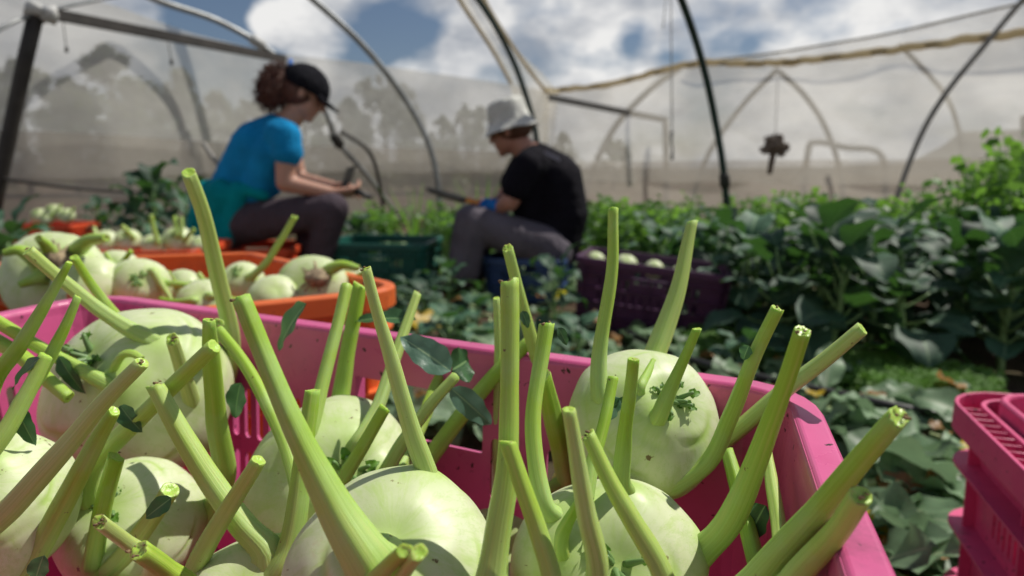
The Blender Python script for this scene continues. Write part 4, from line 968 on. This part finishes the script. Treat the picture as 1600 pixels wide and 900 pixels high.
def head_prims(c, fwd, up, s=1.0):
    """skull, jaw, nose, lips, brow, ears"""
    r = fwd.cross(up).normalized(); R3 = Matrix((r, fwd, up)).transposed()
    q = lambda x, y, z: c + r * x * s + fwd * y * s + up * z * s
    return [(q(0, -0.012, 0.03), (0.076 * s, 0.094 * s, 0.088 * s), R3), (q(0, 0.022, -0.035), (0.058 * s, 0.062 * s, 0.070 * s), R3),
            (q(0, 0.060, -0.088), (0.026 * s, 0.022 * s, 0.020 * s), R3), (q(0, 0.080, 0.012), 0.012 * s, q(0, 0.104, -0.022), 0.012 * s),
            (q(-0.014, 0.088, -0.028), 0.009 * s, q(0.014, 0.088, -0.028), 0.009 * s), (q(-0.020, 0.078, -0.052), 0.009 * s, q(0.020, 0.078, -0.052), 0.009 * s),
            (q(-0.018, 0.076, -0.062), 0.009 * s, q(0.018, 0.076, -0.062), 0.009 * s), (q(-0.032, 0.075, 0.030), 0.010 * s, q(0.032, 0.075, 0.030), 0.010 * s),
            (q(-0.077, -0.008, 0.0), (0.009 * s, 0.018 * s, 0.030 * s), R3), (q(0.077, -0.008, 0.0), (0.009 * s, 0.018 * s, 0.030 * s), R3)], q, R3
def eyes(q, parent):
    for sx in (-1, 1): V, F = lump(q(sx * 0.030, 0.077, 0.010), 0.011, 0.008, 0.008, 1, 0.0, 8); mesh('eye', V, F, m_eye, parent)

def woman():
    e = empty('person', P(400, 420, 2.9) * 1.0, 'person in a bright blue T-shirt and black cap sitting on an orange crate', 'person'); e.location.z = 0
    J = lambda x, y, d: P(x, y, d)
    fwd = Vector((0.86, 0.22, -0.46)).normalized(); up = Vector((0.46, 0.10, 0.88)); up = (up - fwd * up.dot(fwd)).normalized()
    hc = J(476, 148, 2.90); hp, q, R3 = head_prims(hc, fwd, up, 0.95)
    wr1, wr2 = J(520, 302, 2.76), J(522, 292, 2.90)
    body = [(J(352, 352, 2.9), 0.125, J(372, 295, 2.9), 0.105), (J(372, 295, 2.9), 0.105, J(408, 238, 2.9), 0.120), (J(408, 238, 2.9), 0.120, J(436, 205, 2.9), 0.085),
            (J(440, 205, 2.9), 0.055, J(467, 168, 2.9), 0.050), (J(440, 212, 2.77), 0.055, J(440, 208, 3.04), 0.055),
            (J(448, 214, 2.74), 0.052, J(446, 286, 2.72), 0.040), (J(446, 286, 2.72), 0.040, wr1, 0.027),
            (J(446, 208, 3.05), 0.050, J(468, 280, 3.06), 0.038), (J(468, 280, 3.06), 0.038, wr2, 0.026),
            (J(360, 355, 2.82), 0.090, J(518, 328, 2.74), 0.058), (J(518, 328, 2.74), 0.055, J(496, 424, 2.80), 0.036), (J(496, 428, 2.80), 0.034, J(528, 448, 2.78), 0.030),
            (J(364, 355, 3.0), 0.090, J(512, 332, 3.04), 0.056), (J(512, 332, 3.04), 0.055, J(462, 420, 3.02), 0.036), (J(462, 424, 3.02), 0.034, J(496, 440, 3.0), 0.030)] + hp
    body += hand(wr1, J(552, 300, 2.80) - wr1, Vector((0, .6, .8)), -1, 0.9, 0.95) + hand(wr2, J(552, 292, 2.87) - wr2, Vector((0.1, -.5, -.8)), 1, 0.8, 0.95)
    blob('body', body, skin_w, e, 0.0065, 5); eyes(q, e)
    blob('tshirt', [(J(356, 335, 2.9), 0.125, J(374, 292, 2.9), 0.122), (J(374, 292, 2.9), 0.122, J(408, 236, 2.9), 0.138), (J(408, 236, 2.9), 0.138, J(434, 210, 2.9), 0.098),
                    (J(420, 290, 2.86), 0.06, J(440, 225, 2.85), 0.08), (J(400, 300, 2.82), 0.07, J(425, 240, 2.80), 0.08), (J(400, 300, 2.98), 0.07, J(425, 240, 3.0), 0.08),
                    (J(438, 210, 2.77), 0.070, J(438, 206, 3.04), 0.070), (J(447, 212, 2.74), 0.066, J(449, 240, 2.73), 0.064), (J(446, 208, 3.05), 0.064, J(455, 238, 3.06), 0.060)], c_blue, e, 0.010, 8)
    blob('trousers', [(J(350, 362, 2.84), 0.105, J(350, 362, 2.98), 0.105), (J(362, 353, 2.82), 0.102, J(520, 326, 2.74), 0.072), (J(520, 326, 2.74), 0.072, J(496, 412, 2.79), 0.060),
                      (J(366, 353, 3.0), 0.100, J(514, 330, 3.04), 0.070), (J(514, 330, 3.04), 0.070, J(464, 408, 3.02), 0.058)], c_plum, e, 0.010, 8)
    blob('waist_jacket', [(J(342, 318, 2.9), 0.120, J(334, 362, 2.9), 0.105), (J(350, 308, 2.80), 0.085, J(330, 366, 2.78), 0.055), (J(326, 330, 2.82), 0.08, J(312, 380, 2.82), 0.04),
                          (J(372, 300, 2.78), 0.05, J(352, 378, 2.74), 0.035), (J(344, 345, 2.76), 0.045, J(334, 388, 2.73), 0.03), (J(320, 345, 3.0), 0.08, J(308, 384, 3.0), 0.05),
                          (J(385, 296, 2.77), 0.03, J(412, 306, 2.76), 0.026)], c_teal, e, 0.009, 5)
    for a in ((J(496, 426, 2.80), J(532, 446, 2.78)), (J(462, 422, 3.02), J(500, 438, 3.0))): blob('shoe', [(a[0], 0.047, a[1], 0.038)], m_shoe, e, 0.01, 3)
    V, F = [], []
    # cap: crown, band and stiff peak
    def dome(c, R3, rx, ry, rz, cut, n=20, m=9):
        V, F = [], []
        for j in range(m + 1):
            th = (PI / 2 + cut) * j / m
            for i in range(n): ph = 2 * PI * i / n; V.append(c + R3 @ Vector((rx * math.sin(th) * math.cos(ph), ry * math.sin(th) * math.sin(ph), rz * math.cos(th))))
        for j in range(m):
            for i in range(n): a = j * n; F.append((a + i, a + (i + 1) % n, a + n + (i + 1) % n, a + n + i))
        return V, F
    D1 = dome(q(0, -0.012, 0.028), R3, 0.087, 0.106, 0.100, 0.12)
    pk, n = [], 12; top = []
    for k in range(n + 1):
        a = PI * k / n; x = math.cos(a); y = math.sin(a)
        pk.append(q(0.078 * x, 0.052 + 0.055 * y * 0.6, 0.030 - 0.006 * (1 - x * x))); top.append(q(0.074 * x, 0.060 + 0.105 * y, 0.022 - 0.020 * (1 - x * x) * 1.0 - 0.015 * x * x))
    Vp = pk + top; Vp2 = [v + (R3 @ Vector((0, 0, -0.004))) for v in Vp]; m_ = n + 1
    Fp = [(k, k + 1, m_ + k + 1, m_ + k) for k in range(n)]; Fp2 = [tuple(reversed([i + 2 * m_ for i in f])) for f in Fp]; side = [(m_ + k, m_ + k + 1, 3 * m_ + k + 1, 3 * m_ + k) for k in range(n)]
    V, F = join([D1, (Vp + Vp2, Fp + Fp2 + side), lump(q(0, -0.012, 0.129), 0.009, 0.009, 0.006, 1, 0, 6)]); cap = mesh('cap', V, F, c_cap, e); sm_ = cap.modifiers.new('thickness', 'SOLIDIFY'); sm_.thickness = 0.003
    hb = q(0, -0.128, -0.035)
    blob('hair', [(q(0, -0.03, 0.0), (0.082, 0.088, 0.075), R3), (hb, (0.068, 0.070, 0.092), R3), (q(0, -0.085, 0.02), 0.055, hb, 0.06)], m_hair, e, 0.010, 3)
    Rn = random.Random(4); ps = []
    for k in range(420):
        v = Vector((Rn.gauss(0, 1), Rn.gauss(0, 1), Rn.gauss(0, 1))).normalized(); b = hb + R3 @ Vector((v.x * .07, v.y * .065, v.z * .088)); t = v.orthogonal().normalized(); t = Matrix.Rotation(Rn.uniform(0, 6.3), 3, v) @ t
        L = Rn.uniform(.015, .035); ps.append(tube(spline([b, b + v * L * .6 + t * L * .5, b + v * L + t * L * .1, b + v * L * .7 + t * L * 1.2], 7), lambda s: 0.0025 * (1.2 - s), 4))
    V, F = join(ps); mesh('curls', V, F, m_hair, e)
    hb2 = q(0, -0.095, 0.085); V, F = tube([hb2 + R3 @ Vector((-.02, -.01, 0)), hb2 + R3 @ Vector((0, -.018, .02)), hb2 + R3 @ Vector((.02, -.01, 0))], 0.010, 8); mesh('hair_tie', V, F, m_plain('blue_tie', (0.05, 0.18, 0.55), .6), e)
woman()
k = empty('knife', P(560, 300, 2.80), 'dark harvest knife held upright in the woman\'s hands', 'knife')
V, F = box((P(549, 262, 2.82) + P(541, 286, 2.82)) / 2, (P(549, 262, 2.82) - P(541, 286, 2.82)) / 2 * 1.15, Vector((0.021, 0, 0.006)), Vector((0, 0.002, 0))); mesh('blade', V, F, m_blade, k, smooth=False)
V, F = tube([P(541, 284, 2.82), P(534, 304, 2.82)], lambda t: 0.013 + .002 * math.sin(3 * t), 10); mesh('handle', V, F, m_handle, k)
V, F = tube([P(553, 296, 2.80), P(566, 303, 2.79), P(580, 309, 2.78)], lambda t: 0.016 - 0.006 * t, 10)
tag(rebase(mesh('glove', V, F, m_handle)), 'dark end of a rolled glove poking out below the woman\'s hands', 'glove')

def man():
    e = empty('person', P(840, 430, 3.0), 'person in a black T-shirt and white bucket hat crouched on a blue crate', 'person'); e.location.z = 0
    J = lambda x, y, d: P(x, y, d)
    fwd = Vector((-0.90, 0.30, -0.22)).normalized(); up = Vector((-0.28, 0.0, 0.92)); up = (up - fwd * up.dot(fwd)).normalized()
    hc = J(797, 205, 3.0); hp, q, R3 = head_prims(hc, fwd, up, 0.98)
    w1 = J(778, 326, 2.86); w2 = J(765, 322, 3.06)
    body = [(J(858, 388, 3.0), 0.125, J(872, 335, 3.0), 0.120), (J(872, 335, 3.0), 0.120, J(862, 285, 3.0), 0.130), (J(862, 285, 3.0), 0.130, J(836, 250, 3.0), 0.085),
            (J(830, 248, 3.0), 0.060, J(806, 218, 3.0), 0.055), (J(832, 255, 2.86), 0.06, J(826, 250, 3.14), 0.06),
            (J(826, 258, 2.83), 0.055, J(796, 316, 2.82), 0.042), (J(796, 316, 2.82), 0.042, w1, 0.030), (J(820, 252, 3.17), 0.055, J(786, 312, 3.18), 0.042), (J(786, 312, 3.18), 0.042, w2, 0.030),
            (J(850, 388, 2.90), 0.09, J(734, 346, 2.82), 0.06), (J(734, 346, 2.82), 0.06, J(722, 428, 2.84), 0.04), (J(722, 434, 2.84), 0.035, J(690, 446, 2.84), 0.03),
            (J(850, 388, 3.10), 0.09, J(742, 348, 3.12), 0.06), (J(742, 348, 3.12), 0.06, J(742, 425, 3.12), 0.04), (J(742, 430, 3.12), 0.035, J(712, 440, 3.12), 0.03)] + hp
    body += hand(w1, J(752, 318, 2.90) - w1, Vector((0, .5, -.8)), 1, 1.0, 0.9) + hand(w2, J(745, 316, 3.02) - w2, Vector((0, -.5, -.8)), -1, 1.0, 0.9)
    blob('body', body, skin_m, e, 0.0065, 5); eyes(q, e)
    blob('tshirt', [(J(862, 384, 3.0), 0.138, J(876, 335, 3.0), 0.135), (J(876, 335, 3.0), 0.135, J(864, 285, 3.0), 0.145), (J(864, 285, 3.0), 0.145, J(838, 255, 3.0), 0.100), (J(826, 360, 2.95), 0.06, J(822, 280, 2.92), 0.08),
                    (J(838, 370, 3.0), 0.10, J(826, 280, 3.0), 0.10), (J(832, 256, 2.86), 0.075, J(826, 252, 3.14), 0.075), (J(825, 258, 2.83), 0.070, J(806, 292, 2.82), 0.068), (J(819, 254, 3.17), 0.068, J(800, 286, 3.18), 0.064)], c_black, e, 0.010, 8)
    blob('trousers', [(J(862, 396, 2.90), 0.10, J(862, 396, 3.10), 0.10), (J(850, 386, 2.90), 0.105, J(736, 346, 2.82), 0.080), (J(736, 346, 2.82), 0.082, J(724, 425, 2.83), 0.078),
                      (J(850, 386, 3.10), 0.105, J(744, 348, 3.12), 0.078), (J(744, 348, 3.12), 0.078, J(744, 420, 3.12), 0.070)], c_grey, e, 0.010, 8)
    for a in ((J(722, 434, 2.84), J(690, 448, 2.84)), (J(742, 430, 3.12), J(712, 442, 3.12))): blob('shoe', [(a[0], 0.05, a[1], 0.042)], m_shoe, e, 0.01, 3)
    blob('hair', [(q(0, -0.024, 0.012), (0.081, 0.092, 0.070), R3)], m_hair2, e, 0.008, 3)
    # bucket hat turned on a profile, with a stitched sloping brim
    prof = [(0.0, 0.128), (0.035, 0.128), (0.066, 0.124), (0.080, 0.112), (0.085, 0.09), (0.089, 0.06), (0.092, 0.034), (0.095, 0.030), (0.108, 0.012), (0.122, -0.012), (0.124, -0.013), (0.122, -0.016), (0.106, 0.006), (0.092, 0.026), (0.086, 0.04)]
    V, F, n = [], [], 32
    for r, z in prof:
        for i in range(n):
            a = 2 * PI * i / n; w = 1 + 0.03 * math.sin(3 * a) * (z < 0.02); V.append(q(r * math.cos(a) * 0.98 * w, -0.008 + r * math.sin(a) * 1.08 * w, z + 0.018 + 0.006 * math.sin(2 * a + 1) * (z < 0.02) + 0.006 * noise.noise(Vector((math.cos(a) * 2, math.sin(a) * 2, z * 20)))))
    for j in range(len(prof) - 1):
        for i in range(n): F.append((j * n + i, j * n + (i + 1) % n, (j + 1) * n + (i + 1) % n, (j + 1) * n + i))
    mesh('bucket_hat', V, F, c_hat, e)
    ps = []
    for i in range(7):
        c = J(852 + i * 3.6, 238 + i * 1.9, 2.872 + i * .002); ps.append(box(c, Vector((0.0035, 0, -0.002)), Vector((0.001, -0.001, 0.006 + .002 * (i % 2))), Vector((0, 0.004, 0.0))))
    V, F = join(ps); mesh('shirt_print', V, F, m_plain('pale_print', (0.35, 0.35, 0.42), 0.7), e, smooth=False)
    c = w1.lerp(J(752, 318, 2.90), .5)
    blob('glove', hand(w1 + Vector((.01, 0, 0)), J(752, 318, 2.90) - w1, Vector((0, .5, -.8)), 1, 1.0, 1.05) + [(w1 + Vector((.02, 0, 0.005)), 0.036, w1 + Vector((-.02, 0, 0.012)), 0.032)], m_cloth('blue_glove', (0.02, 0.17, 0.50)), e, 0.006, 3)
man()
k = empty('knife', P(745, 316, 2.92), 'long dark knife held over the knee of the man in the bucket hat', 'knife')
a, b = P(664, 294, 2.9), P(728, 312, 2.9); V, F = [], []
for i in range(9):
    t = i / 8; c = a.lerp(b, t); h = 0.004 + 0.017 * min(1, t * 2.5) ** 0.6; u = Vector((0.2, 0, 0.97)); V += [c + u * h * 0.6, c - u * h, c - u * h * 0.2 + Vector((0, .0025, 0)), c - u * h * 0.2 - Vector((0, .0025, 0))]
for i in range(8):
    o = i * 4; 
    for p, q_ in ((0, 2), (2, 1), (1, 3), (3, 0)): F.append((o + p, o + q_, o + 4 + q_, o + 4 + p))
mesh('blade', V, F, m_blade, k, smooth=False)
V, F = tube([b, P(762, 322, 2.9)], lambda t: 0.012 + 0.002 * math.sin(6 * t), 10); mesh('handle', V, F, m_plain('orange_handle', (0.7, 0.25, 0.03), 0.5), k)

# ------------------------------------------------------------------ crops
def shared(name, V, F, m, A=None):
    me = bpy.data.meshes.new(name); me.from_pydata([tuple(v) for v in V], [], F)
    for q in (m if isinstance(m, list) else [m]): me.materials.append(q)
    if A: a = me.attributes.new('tone', 'FLOAT', 'POINT'); a.data.foreach_set('value', A)
    me.polygons.foreach_set('use_smooth', [True] * len(me.polygons)); return me
def kale_proto(seed, n=15, spread=1.0, up=0.0):
    Rn = random.Random(seed); L, T = [], [tube(spline([Vector((0, 0, -0.02)), Vector((0.02, 0, 0.2)), Vector((0, 0.01, 0.42)), Vector((0, 0, .6))], 10), lambda t: 0.022 - 0.008 * t, 8)]
    for i in range(n):
        h = 0.12 + 0.50 * (i / n) + Rn.uniform(-.03, .03); a = i * 2.399 + Rn.uniform(-.4, .4); o = Vector((math.cos(a), math.sin(a), 0)); el = 0.25 + 1.0 * (i / n) + up + Rn.uniform(-.2, .2)
        d = (o * math.cos(el) + Vector((0, 0, math.sin(el)))).normalized(); b = Vector((0, 0, h)); pl = Rn.uniform(.12, .24) * spread; m_ = b + d * pl
        T.append(tube(spline([b, b + d * pl * .5 + Vector((0, 0, -.01)), m_], 5), lambda t: 0.009 - 0.003 * t, 5))
        s = Rn.uniform(0.24, 0.40) * spread; nn = Vector((0, 0, 1)) * math.cos(el) - o * math.sin(el)
        L.append(leaf_mesh(m_, d - Vector((0, 0, .1)), nn + Vector((Rn.uniform(-.4, .4), Rn.uniform(-.4, .4), 0)), s, s * Rn.uniform(.55, .8), seed * 20 + i, fold=.25, droop=Rn.uniform(.5, 1.5), wav=.06, nl=9, nw=6, shape=.95, twist=Rn.uniform(-.5, .5)))
    return shared('foliage', *joinA(L)[:2], M['kale'], joinA(L)[2]), shared('stem', *join(T), M['stem'])
def herb_proto(seed, n=16, leafr=0.058, dens=13):
    Rn = random.Random(seed); L, T = [], []
    for i in range(n):
        a = Rn.uniform(0, 6.3); r = Rn.uniform(0.05, 0.32); H = Rn.uniform(.6, 1.0); top = Vector((math.cos(a) * r, math.sin(a) * r, H)); path = spline([Vector((math.cos(a) * .03, math.sin(a) * .03, -.01)), top * .5 + Vector((0, 0, .08)), top], 6)
        T.append(tube(path, lambda t: 0.007 - 0.004 * t, 4))
        for q in range(dens):
            t = Rn.uniform(.45, 1.0) ** .6; c = interp(path, t) + Vector((Rn.gauss(0, 1), Rn.gauss(0, 1), Rn.gauss(0, .8))) * .042; d = Vector((Rn.uniform(-1, 1), Rn.uniform(-1, 1), Rn.uniform(-.1, .8))).normalized(); s = d.orthogonal().normalized(); s = Matrix.Rotation(Rn.uniform(0, 6.3), 3, d) @ s
            l_ = leafr * Rn.uniform(.6, 1.2); L.append(([c - d * l_ * .5, c + s * l_ * .5, c + s * l_ * .35 + d * l_ * .6, c + d * l_, c - s * l_ * .35 + d * l_ * .6, c - s * l_ * .5], [(0, 1, 2, 3), (0, 3, 4, 5)], [.3] * 6))
    V, F, A = joinA(L); return shared('foliage', V, F, M['herb'], A), shared('stem', *join(T), M['stem'])
KP = [kale_proto(s, up=u) for s, u in ((11, 0), (12, .2), (13, -.1), (14, .1))]; HP = [herb_proto(s) for s in (21, 22, 23)]
def plant(name, x, y, sc, hs, proto, label, cat, group, rz):
    e = empty(name, Vector((x, y, 0)), label, cat, group); e.rotation_euler = (0, 0, rz); e.scale = (sc, sc, hs)
    for nm, q in (('foliage', proto[0]), ('stem', proto[1])): link(bpy.data.objects.new(nm, q), e)
    return e
R = random.Random(77)
GK = 'kale plants in the dark bed on the right'; LK_ = 'dark blue-green kale plant in the leafy bed on the right'
def inpx(x, y): return 800 + FPX * x / y if y > 0 else 0
n = 0; tries = 0; pts_ = []
while n < 150 and tries < 12000:
    tries += 1
    y = 1.75 + 3.6 * R.random() ** 1.35; edge = 0.86 - (y - 1.75) * 0.18          # left edge of the bed
    x = edge + R.uniform(-.04, 2.6) * (0.55 + 0.16 * y)
    px = inpx(x, y)
    if px > 1800 or px < 905 or (x < 0.80 and y < 2.72) or (y < 1.80 + 0.0004 * max(0, 1400 - px)): continue
    if any((x - a) ** 2 + (y - b) ** 2 < 0.145 ** 2 for a, b in pts_): continue
    pts_.append((x, y)); h = (0.60 - 0.090 * y) * R.uniform(.86, 1.08); h = max(h, .24)
    plant('kale_plant', x, y, min(.62, h * 1.30), h * 1.25, KP[n % 4], LK_, 'kale', GK, R.uniform(0, 6)); n += 1
GH = 'bright green leafy herbs behind the kale'
for k in range(44):
    y = R.uniform(3.0, 5.0); px = R.uniform(915, 1500); h = (0.60 - 0.052 * y) * R.uniform(.74, 1.22)
    plant('herb_plant', (px - 800) / FPX * y, y, .55, h, HP[k % 3], 'bright green herb tuft behind the kale against the net', 'herb', GH, R.uniform(0, 6))
for k in range(15):
    y = R.uniform(2.55, 3.5); px = R.uniform(1470, 1760); h = (.73 if px > 1510 else .60) * R.uniform(.88, 1.08)
    plant('herb_plant', (px - 800) / FPX * y, y, .60, h, HP[k % 3], 'tall bright green herb bush above the kale at the right edge', 'herb', 'tall herbs at the right edge', R.uniform(0, 6))
for k in range(34):
    y = R.uniform(3.7, 5.6); px = R.uniform(545, 930); h = (0.60 - 0.062 * y) * R.uniform(.8, 1.15)
    if k % 3 == 0: plant('herb_plant', (px - 800) / FPX * y, y, .5, h, HP[k % 3], 'light green herb tuft in the bed behind the two people', 'herb', 'herbs in the bed behind the people', R.uniform(0, 6))
    else: plant('kale_plant', (px - 800) / FPX * y, y, .38, h, KP[k % 4], 'leafy plant in the bed behind the two people', 'kale', 'kale in the bed behind the people', R.uniform(0, 6))
for (px, y, h, sc) in ((245, 3.9, .50, .5), (275, 4.1, .44, .45), (215, 3.8, .40, .42), (300, 3.7, .42, .4), (190, 4.2, .34, .4), (325, 4.0, .42, .4), (160, 4.4, .32, .35)):
    plant('kale_plant', (px - 800) / FPX * y, y, sc, h * 1.35, KP[int(px) % 4], 'dark leafy plant behind the woman\'s back, by the left net wall', 'kale', 'kale left of the woman', px)
for (px, y, h, sc) in ((8, 2.5, .40, .42), (-40, 2.3, .42, .45), (30, 3.0, .30, .4), (-90, 2.6, .4, .45)):
    plant('kale_plant', (px - 800) / FPX * y, y, sc, h * 1.3, KP[int(abs(px)) % 4], 'dark kale plant at the left edge behind the orange crate', 'kale', 'kale at the left edge', px)
# upright leek-like plants by the man
for (px, y, h, lab) in ((752, 3.7, .40, 'clump of upright narrow leaves just left of the man in the bucket hat'), (648, 4.0, .36, 'single clump of narrow upright leaves between the two people')):
    Rn = random.Random(px); e = empty('leek_plant', Vector(((px - 800) / FPX * y, y, 0)), lab, 'leek'); L = []
    for i in range(16):
        a = Rn.uniform(0, 6.3); L.append(leaf_mesh(Vector(e.location) + Vector((Rn.uniform(-.05, .05), Rn.uniform(-.05, .05), .02)), Vector((math.cos(a) * .22, math.sin(a) * .22, 1)), Vector((math.cos(a), math.sin(a), 0)) * -1, (h + .1) * Rn.uniform(.8, 1.25), .022, i, droop=.3, wav=.01, nl=8, nw=2, shape=.3))
    V, F, A = joinA(L); mesh('blades', V, F, M['herb'], e, attr=A)
    V, F = tube([Vector(e.location), Vector(e.location) + Vector((0, 0, .14))], .016, 8); mesh('shank', V, F, M['stem'], e)
# young leafy plants round the purple crate and in the middle distance
mids = ((868, 2.15, .27, .26), (905, 1.75, .15, .26), (850, 1.6, .13, .30), (700, 1.9, .15, .32), (735, 2.1, .15, .30), (660, 2.2, .17, .28), (640, 2.4, .18, .28),
        (700, 2.6, .19, .3), (1180, 1.72, .14, .25), (600, 2.45, .14, .26), (985, 1.55, .10, .3))
for i, (px, y, h, sc) in enumerate(mids):
    plant('kale_plant', (px - 800) / FPX * y, y, sc, h * 1.35, KP[i % 4], 'low cabbage-like plant on the ground between the crates', 'kale', 'low plants between the crates', px)

# ------------------------------------------------------------------ ground cover
def scatter(name, n, region, size, m, label, seed, zj=(0.005, .06), flat=.5, small=False):
    Rn = random.Random(seed); L = []; c_ = 0
    while c_ < n:
        px, py = region(Rn); p = G(px, py); 
        if p.y > 6 or p.y < .3: continue
        c_ += 1; p.z = Rn.uniform(*zj); a = Rn.uniform(0, 6.3); d = Vector((math.cos(a), math.sin(a), Rn.uniform(-.15, flat))); s = Rn.uniform(*size)
        if small:
            d.normalize(); sv = d.orthogonal().normalized(); L.append(([p - d * s * .5, p + sv * s * .4, p + d * s * .6, p - sv * s * .4], [(0, 1, 2, 3)], [.4] * 4))
        else: L.append(leaf_mesh(p, d, Vector((Rn.uniform(-.5, .5), Rn.uniform(-.5, .5), 1)), s, s * Rn.uniform(.5, .95), c_, droop=Rn.uniform(-.2, 1.6), wav=.10, nl=10, nw=6, shape=.9, twist=Rn.uniform(-1, 1)))
    V, F, A = joinA(L); return tag(mesh(name, V, F, m, attr=A), label, kind='stuff')
def r1(Rn):
    return (Rn.uniform(560, 1320), 390 + 320 * Rn.random() ** 1.0) if Rn.random() < .68 else (Rn.uniform(1250, 1560), 640 + 340 * Rn.random() ** .8)
scatter('leaf_litter', 760, r1, (.05, .145), M['litter'], 'trimmed grey-green leaves strewn over the soil between the crates', 5, zj=(.003, .08), flat=.9)
scatter('dry_litter', 130, r1, (.03, .08), M['dry'], 'brown withered leaf scraps between the trimmed leaves', 15, zj=(.02, .09), flat=.9)
scatter('yellow_litter', 40, r1, (.03, .07), M['yellow'], 'yellowed leaf scraps between the trimmed leaves', 16, zj=(.03, .09), flat=.9)
def r2(Rn):
    t = Rn.random(); return (1080 + t * 460 + Rn.uniform(-30, 30), 548 + t * 92 + Rn.uniform(-22, 24))
scatter('weeds', 15000, r2, (.012, .028), M['weed'], 'bright green low weeds along the edge of the kale bed', 6, zj=(.004, .075), small=True)
def r3(Rn): return (Rn.uniform(540, 1100), Rn.uniform(360, 470))
scatter('ground_cover', 5000, r3, (.02, .05), M['weed'], 'patchy green weeds on the soil around the crates', 8, zj=(.004, .06), small=True)
def r4(Rn): return (Rn.uniform(1250, 1500), Rn.uniform(640, 760)) 
Rn = random.Random(9); ps = []
for k in range(90):
    px, py = (Rn.uniform(1240, 1560), Rn.uniform(630, 960)) if k % 3 else (Rn.uniform(650, 1100), Rn.uniform(460, 540)); p = G(px, py, Rn.uniform(.02, .07)); a = Rn.uniform(0, 6.3); d = Vector((math.cos(a), math.sin(a), Rn.uniform(-.3, .4))); ps.append(tube(spline([p, p + d * .03, p + d * Rn.uniform(.05, .12)], 4), Rn.uniform(.003, .006), 6))
V, F = join(ps); tag(mesh('stem_litter', V, F, m_plain('pale_trimmings', (0.42, 0.52, 0.25), .5, .3, 30)), 'pale cut stalk ends among the trimmed leaves', kind='stuff')
for (px, py, z, L_, w_, mt, lab, a) in ((640, 505, .10, .16, .12, 'yellow', 'big yellow and brown withered leaf right of the orange crate', .3), (690, 446, .08, .07, .05, 'yellow', 'small yellow leaf below the green crate', 2.0),
                                       (920, 500, .12, .10, .06, 'dry', 'curled orange-brown leaf in front of the purple crate', .2), (1335, 655, .03, .07, .06, 'yellow', 'crumpled yellow leaf on the soil near the black hose', 1.2),
                                       (1450, 650, .03, .08, .06, 'dry', 'brown withered leaf beside the raspberry crate', .2), (1310, 680, .02, .1, .07, 'dry', 'dry brown leaf lying by the pink crate corner', 2.6), (640, 515, .08, .10, .08, 'dry', 'brown shrivelled leaf under the big yellow one', 1.0)):
    p = G(px, py, z); V, F, A = leaf_mesh(p, Vector((math.cos(a), math.sin(a), .25)), Vector((.1, -.5, 1)), L_, w_, int(px), droop=1.1, wav=.14, nl=10, nw=6); tag(rebase(mesh('fallen_leaf', V, F, M[mt], attr=A)), lab, 'leaf')
# a few big cabbage leaves lying by the right crate
for i, (px, py, z, L_, w_, a, lab) in enumerate(((1330, 720, .07, .16, .13, .2, 'large grey-green leaf lying right of the pink crate corner'), (1390, 790, .05, .18, .14, -.9, 'broad dull green leaf lying left of the raspberry crate'), (1440, 690, .08, .14, .12, 2.6, 'grey-green leaf leaning near the corner of the raspberry crate'),
                                               (1400, 870, .05, .16, .12, .9, 'crumpled pale leaf low between the two pink crates'), (1300, 640, .05, .14, .09, .1, 'dark leaf lying along the black hose'))):
    p = G(px, py, z); V, F, A = leaf_mesh(p, Vector((math.cos(a), math.sin(a), .15)), Vector((.1, -.3, 1)), L_, w_, i + 3, droop=.7, wav=.12, nl=12, nw=8); tag(rebase(mesh('fallen_leaf', V, F, M['litter'], attr=A)), lab, 'leaf')
path = spline([G(980, 520, .07), G(1080, 562, .075), G(1180, 588, .08), G(1300, 614, .08), G(1400, 636, .08), G(1480, 652, .07), G(1620, 690, .05)], 60)
V, F = tube(path, 0.011, 8); tag(rebase(mesh('drip_hose', V, F, m_plain('black_rubber', (0.015, 0.014, 0.014), .5))), 'black drip hose lying along the edge of the kale bed', 'hose')
